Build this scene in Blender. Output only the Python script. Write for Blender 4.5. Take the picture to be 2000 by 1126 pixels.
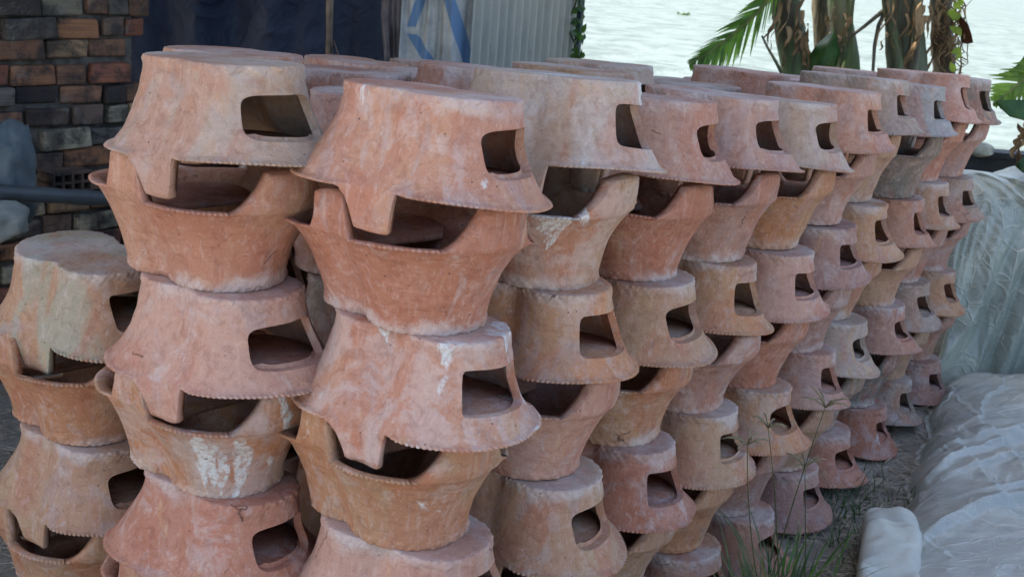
import bpy, math, random
import numpy as np
from mathutils import Vector, Matrix, noise
rnd = random.Random(7)
S = bpy.context.scene
for o in list(bpy.data.objects): bpy.data.objects.remove(o)
COL = S.collection

# ---------------------------------------------------------------- camera
PITCH, ROLL, CZ, FPX = math.radians(15.75), math.radians(4.45), 1.690, 2300.0
F_ = Vector((0, math.cos(PITCH), -math.sin(PITCH)))
U0 = Vector((0, math.sin(PITCH), math.cos(PITCH))); R0 = Vector((1, 0, 0))
R_ = R0*math.cos(ROLL) + U0*math.sin(ROLL); U_ = U0*math.cos(ROLL) - R0*math.sin(ROLL)
cam = bpy.data.cameras.new('camera'); co = bpy.data.objects.new('camera', cam); COL.objects.link(co)
M = Matrix((R_, U_, -F_)).transposed().to_4x4(); M.translation = Vector((0, 0, CZ))
co.matrix_world = M
cam.sensor_width = 36; cam.lens = 36*FPX/2000; cam.clip_start = .05; cam.clip_end = 3000
cam.dof.use_dof = True; cam.dof.focus_distance = 2.7; cam.dof.aperture_fstop = 9
S.camera = co

# ---------------------------------------------------------------- light
SUN_AZ, SUN_EL = math.radians(-62), math.radians(56)      # azimuth from +Y, clockwise positive
w = bpy.data.worlds.new('World'); S.world = w; w.use_nodes = True
nt = w.node_tree; bgn = nt.nodes['Background']
sky = nt.nodes.new('ShaderNodeTexSky'); sky.sky_type = 'NISHITA'; sky.sun_disc = False
sky.sun_elevation = SUN_EL; sky.sun_rotation = SUN_AZ; sky.air_density = 1.0; sky.dust_density = 3.4; sky.ozone_density = 1.0
nt.links.new(sky.outputs[0], bgn.inputs[0]); bgn.inputs[1].default_value = .15
sl = bpy.data.lights.new('sun', 'SUN'); sl.energy = 2.9; sl.angle = math.radians(.6); sl.color = (1, .93, .82)
so = bpy.data.objects.new('sun', sl); COL.objects.link(so)
sd = Vector((math.sin(SUN_AZ)*math.cos(SUN_EL), math.cos(SUN_AZ)*math.cos(SUN_EL), math.sin(SUN_EL)))
so.rotation_euler = sd.to_track_quat('Z', 'Y').to_euler(); so.location = sd*20
S.view_settings.view_transform = 'Standard'; S.view_settings.look = 'None'
S.view_settings.exposure = 1.70; S.view_settings.gamma = 1
S.render.engine = 'CYCLES'; S.cycles.max_bounces = 6; S.cycles.diffuse_bounces = 4; S.cycles.glossy_bounces = 2; S.cycles.transmission_bounces = 3

# ---------------------------------------------------------------- helpers
def at(x, y, Y):
    """point at depth Y of the world seen at photo position x, y"""
    d = F_ + R_*((x-1000)/FPX) - U_*((y-563)/FPX)
    return Vector((0, 0, CZ)) + d*(Y*.92/d.y)
def gr(x, y, z=0):
    d = F_ + R_*((x-1000)/FPX) - U_*((y-563)/FPX)
    return Vector((0, 0, CZ)) + d*((z-CZ)/d.z)
def tag(o, label=None, cat=None, group=None, kind=None):
    if label: o['label'] = label
    if cat: o['category'] = cat
    if group: o['group'] = group
    if kind: o['kind'] = kind
    return o
def empty(name, loc=(0, 0, 0), rz=0):
    o = bpy.data.objects.new(name, None); COL.objects.link(o); o.location = loc; o.rotation_euler = (0, 0, rz)
    o.empty_display_size = .05
    return o
def mk(name, v, f, m, parent=None, smooth=True):
    me = bpy.data.meshes.new(name); me.from_pydata([tuple(p) for p in v], [], f); me.update()
    if smooth: me.polygons.foreach_set('use_smooth', [True]*len(me.polygons))
    if m: me.materials.append(m)
    o = bpy.data.objects.new(name, me); COL.objects.link(o)
    if parent: o.parent = parent
    return o
def inst(name, me, parent=None):
    o = bpy.data.objects.new(name, me); COL.objects.link(o)
    if parent: o.parent = parent
    return o
class MB:
    def __init__(s): s.v = []; s.f = []
    def add(s, v, f):
        b = len(s.v); s.v += [Vector(p) for p in v]; s.f += [tuple(i+b for i in q) for q in f]
    def box(s, c, d, rot=None, jit=0):
        c = Vector(c); v = []
        for i in range(8):
            p = Vector(((i & 1)-.5, ((i >> 1) & 1)-.5, ((i >> 2) & 1)-.5)); p = Vector((p.x*d[0], p.y*d[1], p.z*d[2]))
            p += Vector([rnd.uniform(-jit, jit) for _ in range(3)])
            if rot: p = rot @ p
            v.append(p+c)
        s.add(v, [(0, 2, 3, 1), (4, 5, 7, 6), (0, 1, 5, 4), (2, 6, 7, 3), (0, 4, 6, 2), (1, 3, 7, 5)])
    def tube(s, pts, r, n=8, cap=True, wob=0):
        pts = [Vector(p) for p in pts]; m = len(pts)
        if not hasattr(r, '__len__'): r = [r]*m
        b = len(s.v); ref = Vector((.13, .31, .94))
        for i, p in enumerate(pts):
            t = (pts[min(i+1, m-1)]-pts[max(i-1, 0)]).normalized()
            if abs(t.dot(ref)) > .95: ref = Vector((1, .1, 0))
            a = t.cross(ref).normalized(); bb = t.cross(a)
            for k in range(n):
                an = 2*math.pi*k/n; rr = r[i]*(1+(wob*noise.noise(Vector((an, i*.7, len(pts)))) if wob else 0))
                s.v.append(p+(a*math.cos(an)+bb*math.sin(an))*rr)
        for i in range(m-1):
            for k in range(n):
                s.f.append((b+i*n+k, b+i*n+(k+1) % n, b+(i+1)*n+(k+1) % n, b+(i+1)*n+k))
        if cap: s.f.append(tuple(b+k for k in range(n))[::-1]); s.f.append(tuple(b+(m-1)*n+k for k in range(n)))
    def strip(s, pts, wd, side, thick=0):
        """flat blade along pts with half widths wd and side direction"""
        b = len(s.v); m = len(pts)
        for i, p in enumerate(pts):
            sv = side[i] if isinstance(side, list) else side
            s.v += [Vector(p)-sv*wd[i], Vector(p), Vector(p)+sv*wd[i]]
        for i in range(m-1):
            for k in (0, 1): s.f.append((b+i*3+k, b+i*3+k+1, b+i*3+k+4, b+i*3+k+3))
    def build(s, name, m, parent=None, smooth=True): return mk(name, s.v, s.f, m, parent, smooth)

# ---------------------------------------------------------------- materials
class N:
    def __init__(s, name):
        s.m = bpy.data.materials.new(name); s.m.use_nodes = True; s.t = s.m.node_tree; s.b = s.t.nodes['Principled BSDF']
        s.out = s.t.nodes['Material Output']
    def n(s, typ, **kw):
        x = s.t.nodes.new(typ)
        for k, v in kw.items(): setattr(x, k, v)
        return x
    def L(s, a, b): s.t.links.new(a, b)
    def set(s, sock, v):
        if hasattr(v, 'is_output'): s.L(v, sock)
        elif hasattr(v, '__len__') and len(v) == 3 and sock.type == 'RGBA': sock.default_value = (*v, 1)
        else: sock.default_value = v
    def obj(s):
        return s.n('ShaderNodeTexCoord').outputs['Object']
    def vmath(s, op, a, b):
        x = s.n('ShaderNodeVectorMath', operation=op); s.set(x.inputs[0], a); s.set(x.inputs[1], b); return x.outputs[0]
    def math(s, op, a, b=0, clamp=False):
        x = s.n('ShaderNodeMath', operation=op, use_clamp=clamp); s.set(x.inputs[0], a); s.set(x.inputs[1], b); return x.outputs[0]
    def noise(s, vec, scale, detail=4, rough=.55, dist=0):
        x = s.n('ShaderNodeTexNoise'); s.L(vec, x.inputs['Vector']); x.inputs['Scale'].default_value = scale
        x.inputs['Detail'].default_value = detail; x.inputs['Roughness'].default_value = rough; x.inputs['Distortion'].default_value = dist
        return x.outputs[0]
    def ridge(s, vec, scale, detail=4, dist=0.):
        x = s.n('ShaderNodeTexNoise', noise_type='RIDGED_MULTIFRACTAL'); s.L(vec, x.inputs['Vector']); x.inputs['Scale'].default_value = scale
        x.inputs['Detail'].default_value = detail; x.inputs['Distortion'].default_value = dist; x.inputs['Gain'].default_value = 2.; x.inputs['Offset'].default_value = .9
        return x.outputs[0]
    def vor(s, vec, scale, feature='F1', rnd_=1.):
        x = s.n('ShaderNodeTexVoronoi', feature=feature); s.L(vec, x.inputs['Vector']); x.inputs['Scale'].default_value = scale
        x.inputs['Randomness'].default_value = rnd_; return x.outputs['Distance']
    def crumple(s, v, k=1.):
        w = s.vmath('ADD', v, s.vmath('MULTIPLY', s.noisec(v, 3.5*k), (.16/k, .16/k, .16/k)))
        h = s.math('MULTIPLY', s.vor(s.vmath('MULTIPLY', w, (1, .6, 1)), 5*k), .9)
        h = s.math('ADD', h, s.math('MULTIPLY', s.vor(w, 12*k), .42)); h = s.math('ADD', h, s.math('MULTIPLY', s.vor(s.vmath('ADD', w, (4, 2, 1)), 30*k), .16))
        return h
    def noisec(s, vec, scale):
        x = s.n('ShaderNodeTexNoise'); s.L(vec, x.inputs['Vector']); x.inputs['Scale'].default_value = scale; x.inputs['Detail'].default_value = 3
        return x.outputs['Color']
    def ramp(s, v, a, b, lo=0., hi=1.):
        x = s.n('ShaderNodeMapRange', interpolation_type='SMOOTHSTEP'); s.set(x.inputs[0], v)
        for i, q in enumerate((a, b, lo, hi)): s.set(x.inputs[i+1], q)
        return x.outputs[0]
    def mix(s, f, a, b, typ='MIX'):
        x = s.n('ShaderNodeMix', data_type='RGBA', blend_type=typ); s.set(x.inputs[0], f); s.set(x.inputs[6], a); s.set(x.inputs[7], b)
        return x.outputs[2]
    def bump(s, h, strength, dist, nrm=None):
        x = s.n('ShaderNodeBump'); s.L(h, x.inputs['Height']); x.inputs['Strength'].default_value = strength; x.inputs['Distance'].default_value = dist
        if nrm: s.L(nrm, x.inputs['Normal'])
        return x.outputs[0]
    def done(s, col=None, rough=.8, nrm=None, spec=.3):
        if col is not None: s.set(s.b.inputs['Base Color'], col)
        s.set(s.b.inputs['Roughness'], rough)
        if nrm: s.L(nrm, s.b.inputs['Normal'])
        s.b.inputs['Specular IOR Level'].default_value = spec
        return s.m

def simple(name, c, rough=.8, var=.35, scale=8, bump=.4, bd=.004, spec=.3):
    a = N(name); v = a.obj(); n1 = a.noise(v, scale, 6)
    c1 = tuple(x*(1-var) for x in c); c2 = tuple(min(1, x*(1+var)) for x in c)
    return a.done(a.mix(a.ramp(n1, .3, .7), c1, c2), rough, a.bump(a.noise(v, scale*8, 5), bump, bd), spec)

def clay():
    a = N('fired_clay')
    at_ = a.n('ShaderNodeAttribute', attribute_type='OBJECT', attribute_name='tint').outputs['Color']
    tn = a.n('ShaderNodeAttribute', attribute_type='OBJECT', attribute_name='tint_second').outputs['Color']
    sd_ = a.n('ShaderNodeAttribute', attribute_type='OBJECT', attribute_name='seed').outputs['Fac']
    chalk = a.n('ShaderNodeAttribute', attribute_type='OBJECT', attribute_name='chalk').outputs['Fac']
    o = a.obj()
    cx = a.n('ShaderNodeCombineXYZ'); a.L(sd_, cx.inputs[0]); a.L(a.math('MULTIPLY', sd_, 1.7), cx.inputs[1]); a.L(a.math('MULTIPLY', sd_, .63), cx.inputs[2])
    v = a.vmath('ADD', o, cx.outputs[0])
    vs = a.vmath('MULTIPLY', v, (1, 1, .38))         # firing clouds run up the wall
    n1 = a.noise(vs, 7, 4, .55, .6)
    n2 = a.noise(a.vmath('ADD', vs, (7.3, 2.1, 4.4)), 9, 4, .6, .8)
    n3 = a.noise(a.vmath('ADD', v, (3.3, 9.1, 1.4)), 11, 6, .68, .5)
    col = a.mix(a.ramp(n1, .44, .54), at_, tn)
    # warm red flashes and mauve grey bloom
    n5 = a.noise(a.vmath('ADD', vs, (1.3, 5.7, 8.2)), 5.5, 4, .5, 1.)
    red = a.mix(.60, col, (.40, .155, .095)); mauve = a.mix(.62, col, (.34, .265, .26))
    col = a.mix(a.ramp(n5, .52, .61, 0, .75), col, red)
    col = a.mix(a.ramp(n2, .54, .64, 0, .65), col, mauve)
    n6 = a.noise(a.vmath('ADD', vs, (6.3, .7, 2.9)), 10, 5, .6, 1.5)
    col = a.mix(a.ramp(n6, .60, .70, 0, .55), col, (.50, .30, .17))
    # whitish salt near the base edge and in patches
    z = a.n('ShaderNodeSeparateXYZ'); a.L(o, z.inputs[0])
    edge = a.ramp(a.math('ADD', z.outputs[2], a.math('MULTIPLY', a.math('SUBTRACT', n3, .5), .12)), .004, .034, 1, 0)
    pat = a.ramp(a.math('ADD', n3, a.math('MULTIPLY', chalk, .09)), .60, .70)
    patchn = a.ramp(a.noise(v, 5.0, 3), .40, .62)
    wh = a.math('MAXIMUM', a.math('MULTIPLY', edge, a.math('MULTIPLY', patchn, .55)), a.math('MULTIPLY', pat, .30))
    col = a.mix(wh, col, (.55, .52, .50))
    # crisp lime splashes on a few
    n8 = a.noise(a.vmath('ADD', vs, (2.2, 4.4, 6.1)), 8, 5, .6, .4)
    sp = a.ramp(a.math('ADD', n8, a.math('MULTIPLY', chalk, .075)), .732, .762)
    grit = a.noise(v, 90, 3, .7)
    col = a.mix(a.math('MULTIPLY', sp, a.ramp(grit, .38, .55, .25, .95)), col, (.60, .61, .60))
    n9 = a.noise(a.vmath('ADD', a.vmath('MULTIPLY', v, (1, 1, .5)), (9.1, 3.2, 5.5)), 13, 3, .45, 1.6)
    col = a.mix(a.ramp(n9, .60, .68, 0, .30), col, (.46, .39, .37))
    # wiping marks, grain, scratches, pits
    wipe = a.noise(a.vmath('MULTIPLY', v, (9, 9, 150)), 1, 3, .62)
    vert = a.noise(a.vmath('MULTIPLY', v, (95, 95, 9)), 1, 3, .6)
    col = a.mix(a.ramp(wipe, .35, .75, .0, .16), col, a.mix(1, col, (.72, .66, .64), 'MULTIPLY'))
    col = a.mix(a.ramp(vert, .5, .75, 0, .30), col, (.58, .45, .40))
    fine = a.noise(v, 320, 2, .7)
    col = a.mix(a.ramp(fine, .30, .46, .38, 0), col, a.mix(1, col, (.52, .46, .44), 'MULTIPLY'))
    scr = a.noise(a.vmath('ADD', a.vmath('MULTIPLY', v, (40, 220, 30)), (5, 1, 0)), 1, 2, .5, 1.5)
    col = a.mix(a.ramp(scr, .70, .76, 0, .45), col, (.62, .50, .45))
    vo = a.n('ShaderNodeTexVoronoi'); a.L(v, vo.inputs['Vector']); vo.inputs['Scale'].default_value = 85
    csep = a.n('ShaderNodeSeparateColor'); a.L(vo.outputs['Color'], csep.inputs[0])
    pit = a.math('MULTIPLY', a.ramp(vo.outputs['Distance'], .06, .20, 1, 0), a.ramp(csep.outputs[0], .93, .97))
    col = a.mix(a.math('MULTIPLY', pit, .8), col, (.07, .04, .03))
    vl = a.n('ShaderNodeTexVoronoi'); a.L(a.vmath('MULTIPLY', v, (1, 1, .8)), vl.inputs['Vector']); vl.inputs['Scale'].default_value = 150
    cs2 = a.n('ShaderNodeSeparateColor'); a.L(vl.outputs['Color'], cs2.inputs[0])
    lsp = a.math('MULTIPLY', a.ramp(vl.outputs['Distance'], .12, .3, 1, 0), a.ramp(cs2.outputs[1], .82, .9))
    col = a.mix(a.math('MULTIPLY', lsp, .35), col, (.66, .52, .46))
    blot = a.noise(v, 38, 4, .65, .8)
    col = a.mix(a.ramp(blot, .36, .5, .42, 0), col, a.mix(1, col, (.66, .56, .54), 'MULTIPLY'))
    col = a.mix(a.ramp(blot, .56, .68, 0, .22), col, (.58, .43, .36))
    smr = a.noise(a.vmath('ADD', a.vmath('MULTIPLY', v, (13, 13, 42)), (2, 8, 5)), 1, 4, .55, 1.1)
    ck = a.vor(a.vmath('ADD', v, a.vmath('MULTIPLY', a.noisec(v, 30), (.03, .03, .03))), 9, 'DISTANCE_TO_EDGE')
    ck = a.math('MULTIPLY', a.ramp(ck, .003, .012, 1, 0), a.ramp(a.noise(a.vmath('ADD', v, (8, 3, 6)), 7, 2), .675, .70))
    col = a.mix(a.math('MULTIPLY', ck, .7), col, (.09, .055, .045))
    h = a.math('SUBTRACT', a.math('MULTIPLY', smr, 1.5), a.math('MULTIPLY', ck, 2.0))
    h = a.math('ADD', h, a.math('MULTIPLY', wipe, .22)); h = a.math('ADD', h, a.math('MULTIPLY', fine, .30)); h = a.math('ADD', h, a.math('MULTIPLY', blot, 1.1)); h = a.math('ADD', h, a.math('MULTIPLY', lsp, .25))
    h = a.math('ADD', h, a.math('MULTIPLY', n3, 1.2)); h = a.math('SUBTRACT', h, a.math('MULTIPLY', pit, 1.0))
    h = a.math('ADD', h, a.math('MULTIPLY', a.math('MULTIPLY', sp, grit), .8))
    return a.done(col, .86, a.bump(h, .75, .0036), .22)
CLAY = clay()

# ---------------------------------------------------------------- stack layout
H, P = .166, .078; PAIR = 2*H+P
TOP = 1.42
# x, y, height offset, number of pairs above the lowest stove
EDGE = [(-.12, 1.91, .038, 3), (.08, 2.21, .052, 3), (.30, 2.58, -.015, 3), (.51, 2.86, -.022, 3), (.73, 3.18, -.058, 3), (.94, 3.53, -.047, 3),
        (1.15, 3.86, -.03, 3), (1.38, 4.23, -.068, 3), (1.58, 4.53, -.045, 3), (1.81, 4.91, -.078, 3)]
def back(x, y):                       # from the nearest point of a stack to its axis
    L = math.hypot(x, y); return x+x/L*.15-.035, y+y/L*.15
SH = [.018, .02, .035, .055, .065, .065, .10, .08, .095, .09]
EDGE = [(back(x, y)[0]-sh, back(x, y)[1], d, n) for (x, y, d, n), sh in zip(EDGE, SH)]
U = Vector((.21, .333)); IN = Vector((-.385, .125))
cols = []      # dict(x,y,dz,pairs,kind,name)
for i, (x, y, dz, n) in enumerate(EDGE): cols.append(dict(x=x, y=y, dz=dz, n=n, row='face', i=i))
fx, fy = back(-.50, 2.03); cols.append(dict(x=fx, y=fy, dz=.05, n=3, row='front', i=0))
cols.append(dict(x=-.97, y=2.52, dz=.02, n=2, row='low', i=0))
inner = [(-.66, 2.80, .015), (-.30, 2.66, -.045), (-.10, 3.02, .0), (.12, 3.38, -.01), (.22, 3.78, -.02), (.54, 4.12, -.09), (.76, 4.48, -.06), (.99, 4.86, -.10), (1.20, 5.20, -.12),
         (-.45, 3.14, -.04), (-.25, 3.50, -.06), (-.04, 3.86, -.08), (.17, 4.22, -.14), (.38, 4.58, -.13), (.62, 4.94, -.15), (1.41, 5.58, -.10), (.83, 5.32, -.17), (1.04, 5.68, -.16),
         (-.50, 3.66, -.06), (-.28, 4.06, -.08), (-.07, 4.44, -.12), (.16, 4.80, -.20)]
for i, (x, y, dz) in enumerate(inner): cols.append(dict(x=x-.03, y=y*.92+.14, dz=dz, n=3, row='inner', i=i))
CP = np.array([(c['x'], c['y'], c['dz']) for c in cols])
def gz(x, y):
    """ground height: follows the feet of the stacks, gently uneven elsewhere"""
    d2 = (CP[:, 0]-x)**2+(CP[:, 1]-y)**2+.02
    wt = 1/d2**1.5; base = (wt*CP[:, 2]).sum()/wt.sum()
    far = min(1, max(0, (d2.min()-.15)/1.2))
    b = base*(1-far)+(-.035*(y-3))*far
    if y > 6.4: b -= min(1, (y-6.4)/1.2)**2*1.6
    return b + .012*noise.noise(Vector((x*2.3, y*2.3, 3)))*min(1, far*3+.1)

# ---------------------------------------------------------------- water and ground
a = N('river_water'); v = a.n('ShaderNodeTexCoord').outputs['Object']
w1 = a.noise(a.vmath('MULTIPLY', v, (.9, 2.6, 1)), 1.1, 6, .62, .3); w2 = a.noise(a.vmath('MULTIPLY', v, (2.4, 7, 1)), 1.6, 4, .6)
w1 = a.noise(a.vmath('MULTIPLY', v, (.55, .42, 1)), 1.3, 6, .66, .6); w2 = a.noise(a.vmath('MULTIPLY', v, (.8, .9, 1)), 2.4, 4, .62, .4)
WAT = a.done(a.mix(a.ramp(w1, .35, .65), (.17, .23, .215), (.21, .27, .25)), .16, a.bump(a.math('ADD', w1, a.math('MULTIPLY', w2, .35)), 1., .42), .6)
df = a.n('ShaderNodeBsdfDiffuse'); a.L(a.mix(a.ramp(w1, .38, .58), (.115, .145, .138), (.175, .215, .205)), df.inputs[0]); ms = a.n('ShaderNodeMixShader'); a.L(a.ramp(w2, .40, .58, .60, .95), ms.inputs[0])  # ripple light and dark painted into the diffuse colour
a.L(a.b.outputs[0], ms.inputs[1]); a.L(df.outputs[0], ms.inputs[2]); a.L(ms.outputs[0], a.out.inputs[0])
wl = -1.0
mk('water', [(-400, 6.6, wl), (400, 6.6, wl), (400, 1500, wl), (-400, 1500, wl)], [(0, 1, 2, 3)], WAT)['kind'] = 'structure'
a = N('dirt'); v = a.obj(); n1 = a.noise(v, 3, 8, .6); n2 = a.noise(v, 60, 6, .7)
c = a.mix(a.ramp(n1, .35, .65), (.22, .19, .155), (.33, .295, .25)); c = a.mix(a.ramp(n2, .45, .65, 0, .6), c, (.32, .285, .24))
sx_ = a.n('ShaderNodeSeparateXYZ'); a.L(v, sx_.inputs[0])
far = a.math('MAXIMUM', a.ramp(sx_.outputs[1], .8, -.6), a.ramp(sx_.outputs[0], -2.6, -4.2))
c = a.mix(far, c, a.mix(a.ramp(n1, .3, .7), (.46, .42, .34), (.54, .50, .42)))  # unseen yard made paler to bounce sunlight onto the stacks
DIRT = a.done(c, .95, a.bump(n2, .8, .012))
xs = np.concatenate([np.linspace(-40, -3.2, 12), np.linspace(-3, 3.6, 80), np.linspace(3.9, 40, 12)])
ys = np.concatenate([np.linspace(-25, .3, 10), np.linspace(.5, 8.3, 92)])
v = [(x, y, gz(x, y)) for y in ys for x in xs]; nx = len(xs)
f = [(j*nx+i, j*nx+i+1, (j+1)*nx+i+1, (j+1)*nx+i) for j in range(len(ys)-1) for i in range(nx-1)]
mk('ground', v, f, DIRT)['kind'] = 'structure'

# ---------------------------------------------------------------- brick kiln wall
a = N('sooty_brick'); ti = a.n('ShaderNodeAttribute', attribute_type='OBJECT', attribute_name='tint').outputs['Color']; o = a.n('ShaderNodeTexCoord').outputs['Object']
sd_ = a.n('ShaderNodeAttribute', attribute_type='OBJECT', attribute_name='seed').outputs['Fac']
cx = a.n('ShaderNodeCombineXYZ'); a.L(sd_, cx.inputs[0]); a.L(sd_, cx.inputs[2]); v = a.vmath('ADD', o, cx.outputs[0])
n1 = a.noise(v, 14, 7, .65); st = a.noise(a.vmath('MULTIPLY', v, (4, 4, 130)), 1, 3); n2 = a.noise(v, 120, 5, .7)
c = a.mix(a.ramp(n1, .44, .66, 0, .85), ti, (.030, .028, .028)); c = a.mix(a.ramp(st, .4, .7, 0, .35), c, (.05, .04, .035)); c = a.mix(a.ramp(n2, .55, .75, 0, .25), c, (.3, .25, .2))
gp = a.n('ShaderNodeNewGeometry').outputs['Position']
g1 = a.noise(gp, 3.2, 6, .6, .6); g2 = a.noise(a.vmath('ADD', gp, (5, 2, 1)), 5.5, 7, .65, .8)
c = a.mix(a.ramp(g1, .50, .64, 0, .82), c, (.022, .021, .022)); c = a.mix(a.ramp(g2, .57, .66, 0, .75), c, (.14, .13, .115))
BRICK = a.done(c, .93, a.bump(a.math('ADD', st, n2), .7, .004))
MORT = simple('sooty_mortar', (.085, .078, .068), .95, .5, 18, .8, .006)
WA = Vector((-3.45, 2.25)); wd = Vector((.60, .80)).normalized()          # wall runs back to the right
wn = Vector((wd.y, -wd.x))                                              # towards the camera
WL = (Vector((-1.60, 4.75))-WA).dot(wd)
yaw = math.atan2(wd.y, wd.x)
bw = empty('brick_wall', (WA.x, WA.y, 0), yaw)
tag(bw, 'soot-blackened wall of patched old bricks behind the left-hand stacks', 'wall')
mb = MB(); mb.box((WL/2, .150, 1.5), (WL, .30, 3.8)); mb.build('mortar_core', MORT, bw, False)
def brick_mesh(l, h_, k):
    mb = MB(); mb.box((0, 0, 0), (l, .10, h_), jit=.0065); me_o = mb.build('brick', BRICK, None, False)
    bv = me_o.modifiers.new('b', 'BEVEL'); bv.width = .009; bv.segments = 2
    dg = bpy.context.evaluated_depsgraph_get(); me = bpy.data.meshes.new_from_object(me_o.evaluated_get(dg)); bpy.data.objects.remove(me_o)
    return me
BM = {}
for l in (.17, .125, .085, .20):
    for k in range(3): BM[(l, k)] = brick_mesh(l, .070 if k else .076, k)
pal = [((.26, .13, .075), 5), ((.36, .165, .08), 4), ((.36, .23, .13), 1.5), ((.34, .30, .21), 1), ((.06, .045, .040), 3), ((.15, .10, .075), 4), ((.16, .14, .12), 1.5), ((.29, .11, .065), 3)]
pc = [p for p, q in pal for _ in range(int(q*2))]
nb = 0; row = 0; z = -.08
vis0 = 1.15
while z < 1.62:
    s = vis0 - rnd.uniform(0, .15)
    while s < WL-.02:
        l = rnd.choice((.17, .17, .17, .125, .085, .20)); 
        if s+l > WL: l = .085
        if rnd.random() > .03 and nb < 299:
            b = inst('brick', BM[(l, rnd.randrange(3))], bw)
            b.location = (s+l/2, .025-rnd.uniform(-.010, .020)*1.0, z+.04+rnd.uniform(-.006, .006)); b.rotation_euler = (rnd.uniform(-.04, .04), rnd.uniform(-.03, .03), rnd.uniform(-.06, .06))
            t = rnd.choice(pc); up = min(1, max(0, (z-.9)/.5)); k = rnd.uniform(.7, 1.25)*(1-.35*up)
            b['tint'] = [q*k for q in t]; b['seed'] = rnd.uniform(0, 50); nb += 1
        s += l+rnd.uniform(.006, .022)
    z += .084; row += 1
# rest of the courses, above and beside what the camera shows
mb = MB()
for z in np.arange(-.08, 3.3, .084):
    s = 0
    while s < WL-.1:
        l = rnd.choice((.17, .17, .20, .125))
        if z > 1.62 or s+l < vis0-.16: mb.box((s+l/2, .025, z+.04), (l, .10, .072), jit=.004)
        s += l+.012
o = mb.build('brick_courses', BRICK, bw, False); o['kind'] = 'stuff'; o['tint'] = [.14, .085, .06]; o['seed'] = 3.
# hollow brick with holes low in the wall
hb = empty('hollow_brick'); 
hp = at(128, 352, 4.55); hb.location = hp; hb.rotation_euler = (0, 0, yaw)
tag(hb, 'hollow brick showing its square holes, lodged at the foot of the sooty wall', 'brick')
mb = MB(); mb.box((0, .05, 0), (.15, .002, .075))
for xx in (-.075, -.038, 0, .038, .075): mb.box((xx, 0, 0), (.010, .1, .075))
for zz in (-.034, 0, .034): mb.box((0, 0, zz), (.16, .098, .009))
o = mb.build('brick_shell', BRICK, hb, False); o['tint'] = [.13, .085, .06]; o['seed'] = 9.

# grey pipe lying across the wall foot, grey sacks at its left
PIPE = simple('grey_pipe', (.055, .068, .075), .45, .25, 9, .15, .002, .5)
mb = MB(); p0 = at(-120, 368, 3.9); p1 = at(240, 390, 4.25)
mb.tube([p0.lerp(p1, i/12) for i in range(13)], [.026+.0015*math.sin(i*2.2) for i in range(13)], 14)
tag(mb.build('pipe', PIPE), 'long dark grey pipe lying level in front of the brick wall', 'pipe')
SACK = simple('grey_sacking', (.10, .125, .135), .8, .3, 7, .5, .006)
def lump(name, c, r, label, cat, mat, seed=0, amp=.22, group=None):
    v = []; f = []; n, m = 40, 26
    for j in range(m+1):
        th = math.pi*j/m
        for i in range(n):
            ph = 2*math.pi*i/n; d = Vector((math.sin(th)*math.cos(ph), math.sin(th)*math.sin(ph), math.cos(th)))
            q = Vector((math.copysign(abs(d.x)**.75, d.x), math.copysign(abs(d.y)**.75, d.y), math.copysign(abs(d.z)**.7, d.z)))
            k = 1+amp*noise.noise(d*1.7+Vector((seed, 0, 0)))+amp*.6*abs(noise.noise(d*5+Vector((0, seed, 0))))
            v.append(Vector((q.x*r[0], q.y*r[1], q.z*r[2]))*k+Vector(c))
    for j in range(m):
        for i in range(n): f.append((j*n+i, j*n+(i+1) % n, (j+1)*n+(i+1) % n, (j+1)*n+i))
    return tag(mk(name, v, f, mat), label, cat, group)
lump('sack', at(2, 345, 4.15), (.10, .10, .16), 'grey-blue sack slumped upright at the left edge above the pipe', 'sack', SACK, 3, .34)
lump('sack', at(-8, 432, 3.75), (.085, .10, .055), 'pale grey bundle lying below the pipe at the left edge', 'sack', simple('pale_sacking', (.26, .28, .25), .8, .2, 7, .5, .005), 8)

# ---------------------------------------------------------------- shed: blue sheet, post, striped cloth, corrugated wall
def curtain(name, A, B, z0, z1, mat, amp, nf, seed, n=120, m=40, parent=None, shape=None, crump=.03):
    """hanging sheet from A to B (xy) with folds"""
    A = Vector(A); B = Vector(B); d = (B-A); L = d.length; d.normalize(); nn = Vector((d.y, -d.x)); v = []; f = []
    for j in range(m+1):
        tz = j/m; z = z0+(z1-z0)*tz
        for i in range(n+1):
            t = i/n; q = noise.noise(Vector((t*nf+seed, tz*1.2, seed)))+.5*noise.noise(Vector((t*nf*2.3, tz*2.2+seed, 4)))
            dd = amp*q*(1.15-.3*tz)+crump*noise.ridged_multi_fractal(Vector((t*L*3+seed, tz*3, 1)), 1, 2, 3, 1, 2)*.5
            s = t
            if shape: s = shape(t, tz)
            p = A+d*(s*L)+nn*dd; v.append((p.x, p.y, z))
    for j in range(m):
        for i in range(n): k = j*(n+1)+i; f.append((k, k+1, k+n+2, k+n+1))
    return mk(name, v, f, mat, parent)
a = N('blue_plastic'); v = a.n('ShaderNodeTexCoord').outputs['Object']; n1 = a.noise(v, 2.5, 6, .6, .5); r1 = a.ridge(a.vmath('MULTIPLY', v, (1, 1, .7)), 1.6, 5, .6); r2 = a.ridge(v, 5, 4, .8)
BLUE = a.done(a.mix(a.ramp(n1, .3, .7), (.012, .018, .040), (.030, .040, .066)), .62, a.bump(a.math('ADD', a.math('MULTIPLY', r1, .6), a.math('MULTIPLY', r2, .2)), .9, .05), .25)
q0 = at(205, 60, 6.0); q1 = at(800, 60, 6.4)
o = curtain('plastic_sheet', (q0.x-.5, q0.y-.1), (q1.x, q1.y), -.1, 4.5, BLUE, .16, 5, 2.2, 150, 70, crump=.05)
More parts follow.
